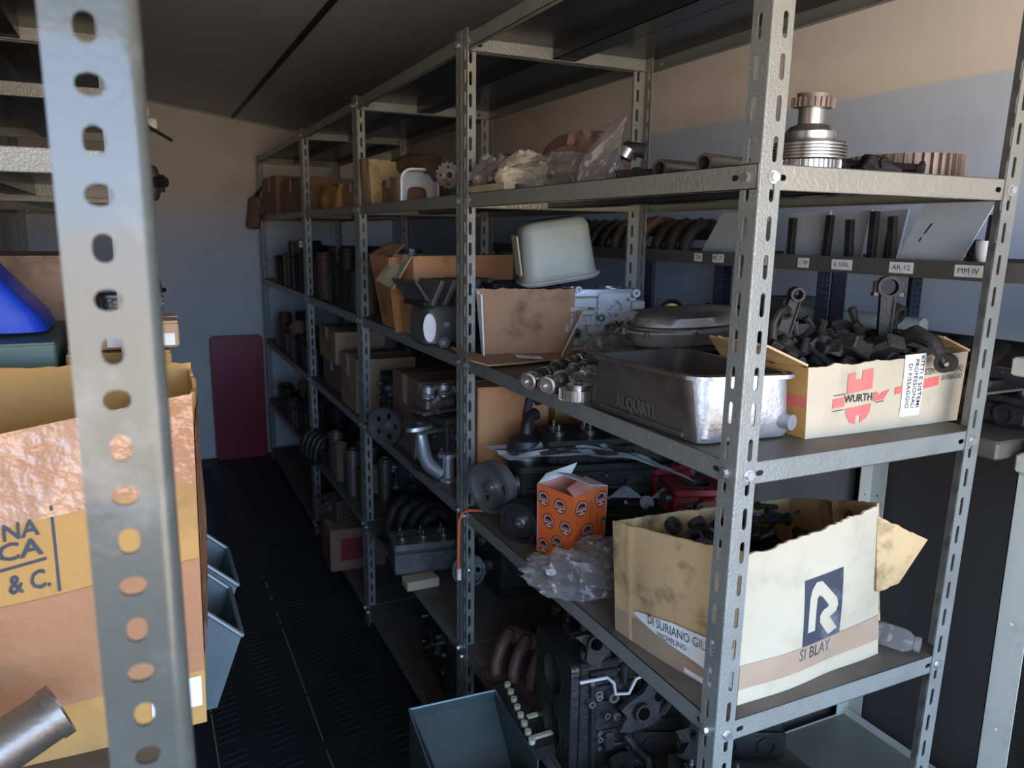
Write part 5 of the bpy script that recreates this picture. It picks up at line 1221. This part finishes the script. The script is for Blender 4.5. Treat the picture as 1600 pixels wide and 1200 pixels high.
decal_poly(mb,S,[(.53,.612),(.650,.622),(.650,.630),(.53,.620)],.0018)
decal_text(mb,S,'& C.',.565,.545,.655,.600,.0018,0,.02); decal_poly(mb,S,[(.668,.525),(.675,.525),(.671,.765),(.664,.765)],.0018)
part_of(tg,'printed_text',mb,M['ink'],'dark printed letters NA, ICA and & C.')
mb = MB(); decal_band(mb,SS[1],0,.18,1,.9,.0015,10,8); part_of(tg,'tape_strip',mb,M['tape_p'])
t = thing('metal_tube','short grey metal tube with an open end before the tape-covered carton','tube',(0,0,SL))
mb = MB(); mb.pipe((-1.03,.02,.045),(-.818,.09,.125),.027,.022,24); mb.build('tube',M['pan'],t); mb = MB(); mb.pipe((-.826,.0875,.122),(-.816,.0905,.126),.029,.022,24); mb.build('end_rim',M['pan'],t)
mb = MB(); mb.box(-1.06,.0,0,-.93,.06,.035,.004); mb.build('foot_bracket',M['oily2'],t)
# on the next left rack
SB = 1.19+.0168
closed_box('storage_crate','dark green crate peeping over the tape-covered carton','crate',(-1.19,.49,SB),0,.365,.30,.150,'green',tape=None)
t = thing('blue_funnel','bright blue plastic tub tilted on the dark green crate','tub',(-1.0,.64,SB+.155),(0,0,0))
mb = MB(); B0 = rpoly([(-.12,-.09),(.16,-.09),(.16,.09),(-.12,.09)],.03); loft(mb,[(B0,0),(off(B0,-.008),.02),([(x-.06,y) for x,y in off(B0,-.03)],.12),([(x-.10,y) for x,y in off(B0,-.06)],.17)],True,True); mb.build('shell',M['blue'],t,smooth=50)
closed_box('cardboard_box','box under the small carton with the white label, behind the taped carton','cardboard box',(-.815,.50,SB),0,.14,.16,.128,'yellow_cb')
tg = closed_box('cardboard_box','small tan carton with a white label just right of the near post','cardboard box',(-.78,.505,SB+.130),0,.118,.12,.042,'kraft')
mb = MB(); mb.box(.02,-.0012,.004,.112,-.0002,.022); part_of(tg,'paper_label',mb,M['label'])
closed_box('cardboard_box','brown carton behind the blue tub on the left rack','cardboard box',(-1.1,.86,SB),0,.30,.3,.26,'kraft_in')
for i in range(2):
    tg = closed_box('white_box','%s of the two small white boxes high on the left rack' % ['lower','upper'][i],'box',(-.80-.012*i,2.22,1.83+.0168+.036*i),0,.178-.01*i,.13,.034,'wpaint',tape=None,group='small white boxes high on the left rack')
t = thing('grey_drum','grey drum-like starter motor sticking out of the left rack, near the back','starter motor',(-.74,2.25,1.59+.0168+.062),(0,90,0)); mb = MB(); mb.lathe([(0,0),(.055,0),(.06,.01),(.06,.10),(.05,.11),(.03,.115),(.03,.13),(0,.13)],24); mb.build('drum',M['alu_dull'],t)
mb = MB(); mb.cyl((-.0,-.05,.08),(0,-.09,.13),.018,n=12); mb.build('solenoid',M['oily'],t)
b_manifold('valve_gear','black spiky valve gear jutting from the left rack against the wall',(-.76,2.2,1.19+.0168+.09),(0,0,75),3,.14,'oily',.09,.07,.014,cat='valve gear')
b_block('pale_casting','pale casting below the black valve gear on the left rack',(-.74,2.22,1.19+.0168),(0,0,0),.16,.12,.085,1,'alu_white','casting',seed=83)
b_block('engine_block','dark engine block deep on the left rack, behind the brown carton',(-.95,1.25,SB),(0,0,0),.3,.2,.2,2,'oily',seed=84)
o = MB().cyl((-.74,1.62,1.83),(-.60,1.75,1.765),.005,n=8).build('thin_rod',M['oily2']); tag(o,'thin dark rod pointing down below the white boxes','rod')

# ================================================================== dark blue rack and cream unit contents
SBk = 1.183+.2675
def leaning(name,label,cat,pts,m,th=.004,group=None):
    o = MB(); S = wallS(*pts,0,.001,1); o.sheet(S,4,4,th); ob = o.build(name,M[m],smooth=40); tag(ob,label,cat,group); return ob
P_ = leaning('white_sheet','white panel tilted on the labelled shelf, right of the second back post','panel',[(.60,.86,SBk),(.60,.70,SBk),(.60,.77,SBk+.118),(.60,.60,SBk+.125)],'panelw',.012)
t = thing('slotted_sheet','large greyish white slotted panel leaning at the right end of the labelled shelf','panel',(0,0,SBk))
S = wallS((.585,.262,0),(.585,.125,.022),(.585,.205,.125),(.585,.070,.133),0,.001,1); mb = MB(); mb.sheet(S,4,4,.004); mb.build('plate',M['panelw'],t)
mb = MB(); decal_poly(mb,S,[(.22,.55),(.25,.55),(.29,.70),(.26,.70)],.0006); decal_poly(mb,S,[(.20,.44),(.23,.44),(.235,.50),(.21,.50)],.0006); mb.build('slot_marks',M['black'],t,smooth=0)
GFL = 'grey folders standing between dark bars on the labelled shelf'
for i,(y0,y1) in enumerate([(.60,.49),(.47,.385),(.37,.30)]):
    leaning('sheet_metal',['left','middle','right'][i]+' of three grey sheets standing between dark bars on the labelled shelf','sheet',[(.64,y0,SBk),(.64,y1,SBk),(.64,y0-.02,SBk+.115),(.64,y1-.02,SBk+.12)],'panelw',.006,GFL)
BAR = MB().box(-.006,-.008,0,.006,.008,.105,.001).build('dark_bar',M['oily'],smooth=0); me = BAR.data; bpy.data.objects.remove(BAR)
for i,(y,h) in enumerate([(.66,1.0),(.545,1.0),(.455,1.05),(.375,.95),(.33,1.1),(.30,.7),(.275,1.0),(.12,.6),(.10,1.0),(.005,.95)]):
    o = bpy.data.objects.new('dark_bar', me); COL.objects.link(o); o.location = (.60+.01*(i%3),y,SBk); o.scale=(1,1,h); o.rotation_euler=(R(3*(i%3)-3),0,0); tag(o,'flat black upright bar, %s from the left on the labelled shelf' % ORD[i],'bar','black bars upright on the labelled shelf')
t = thing('plastic_cup','small white plastic cup at the right end of the labelled shelf','cup',(.568,.070,SBk+.027)); 
mb = MB(); mb.lathe([(.0135,.034),(.015,.034),(.0145,.02),(.012,.006),(.009,.0),(0,0)],20); mb.build('cup',M['wpaint'],t)
mb = MB(); mb.cyl((0,0,-.027),(0,0,0),.009,n=12); mb.build('foot',M['wpaint'],t)
for i,(y,s,m_) in enumerate([(1.0,1,'oily'),(1.2,1.1,'rusty'),(1.42,1,'oily2'),(1.66,1.1,'oily'),(1.88,1,'rusty')]):
    b_manifold('exhaust_manifold',['black manifold nearest the second back post on the labelled shelf','rusty manifold on the labelled shelf above the enamel canister','grey-brown manifold on the labelled shelf behind the enamel canister','black manifold toward the far end of the labelled shelf','rusty manifold at the far end of the labelled shelf'][i],(.70,y,SBk),(0,0,-88),3,.18,m_,.08*s,.08*s,.018)
SBl = 1.183+.0795
for i,(y,m_,lb) in enumerate([(.20,'oily','nearest black exhaust manifold on the shelf behind the red-shield carton'),(.50,'oily2','second dark exhaust manifold on the shelf behind the red-shield carton'),(.80,'oily','third black exhaust manifold, behind the oval covers')]):
    b_manifold('exhaust_manifold',lb,(.72,y,SBl),(0,0,-88),4,.27,m_,.10,.045,.016)
o = MB(); o.cyl((.64,.22,SBl+.085),(.60,.50,SBl+.088),.017,n=18); ob = o.build('grey_pipe',M['tin']); tag(ob,'pale grey pipe lying on the dark manifolds behind the upright rod','pipe')
closed_box('oil_tin','grey box behind the dark blue post, left of the upright rod','box',(.66,.60,SBl),0,.12,.08,.11,'alu_dull',tape=None)
b_head('cylinder_head_casting','black cylinder head on the cream unit, right of the near rack back post',(.74,.17,1.183),(0,0,-88),.28,.13,.055,4,'oily',seed=86)
b_pulley('brake_disc','dull grey ring-shaped disc lying on the dusty cream unit top',(.645,-.06,1.1665),(0,0,0),.055,.018,4,'alu_dull',0,cat='disc')
for i in range(2):
    b_manifold('exhaust_manifold',['long black manifold on the cream shelf board at the right edge','second black manifold far right on the cream shelf board'][i],(.72,-.17-.3*i,1.329),(0,0,-88),4,.27,'oily',.10,.045,.016)
# low tray contents
b_block('engine_block','black block at the left of the cream tray shelf, low behind the near rack',(.66,.30,.288),(0,0,80),.2,.13,.14,2,'oily',seed=88) if False else None
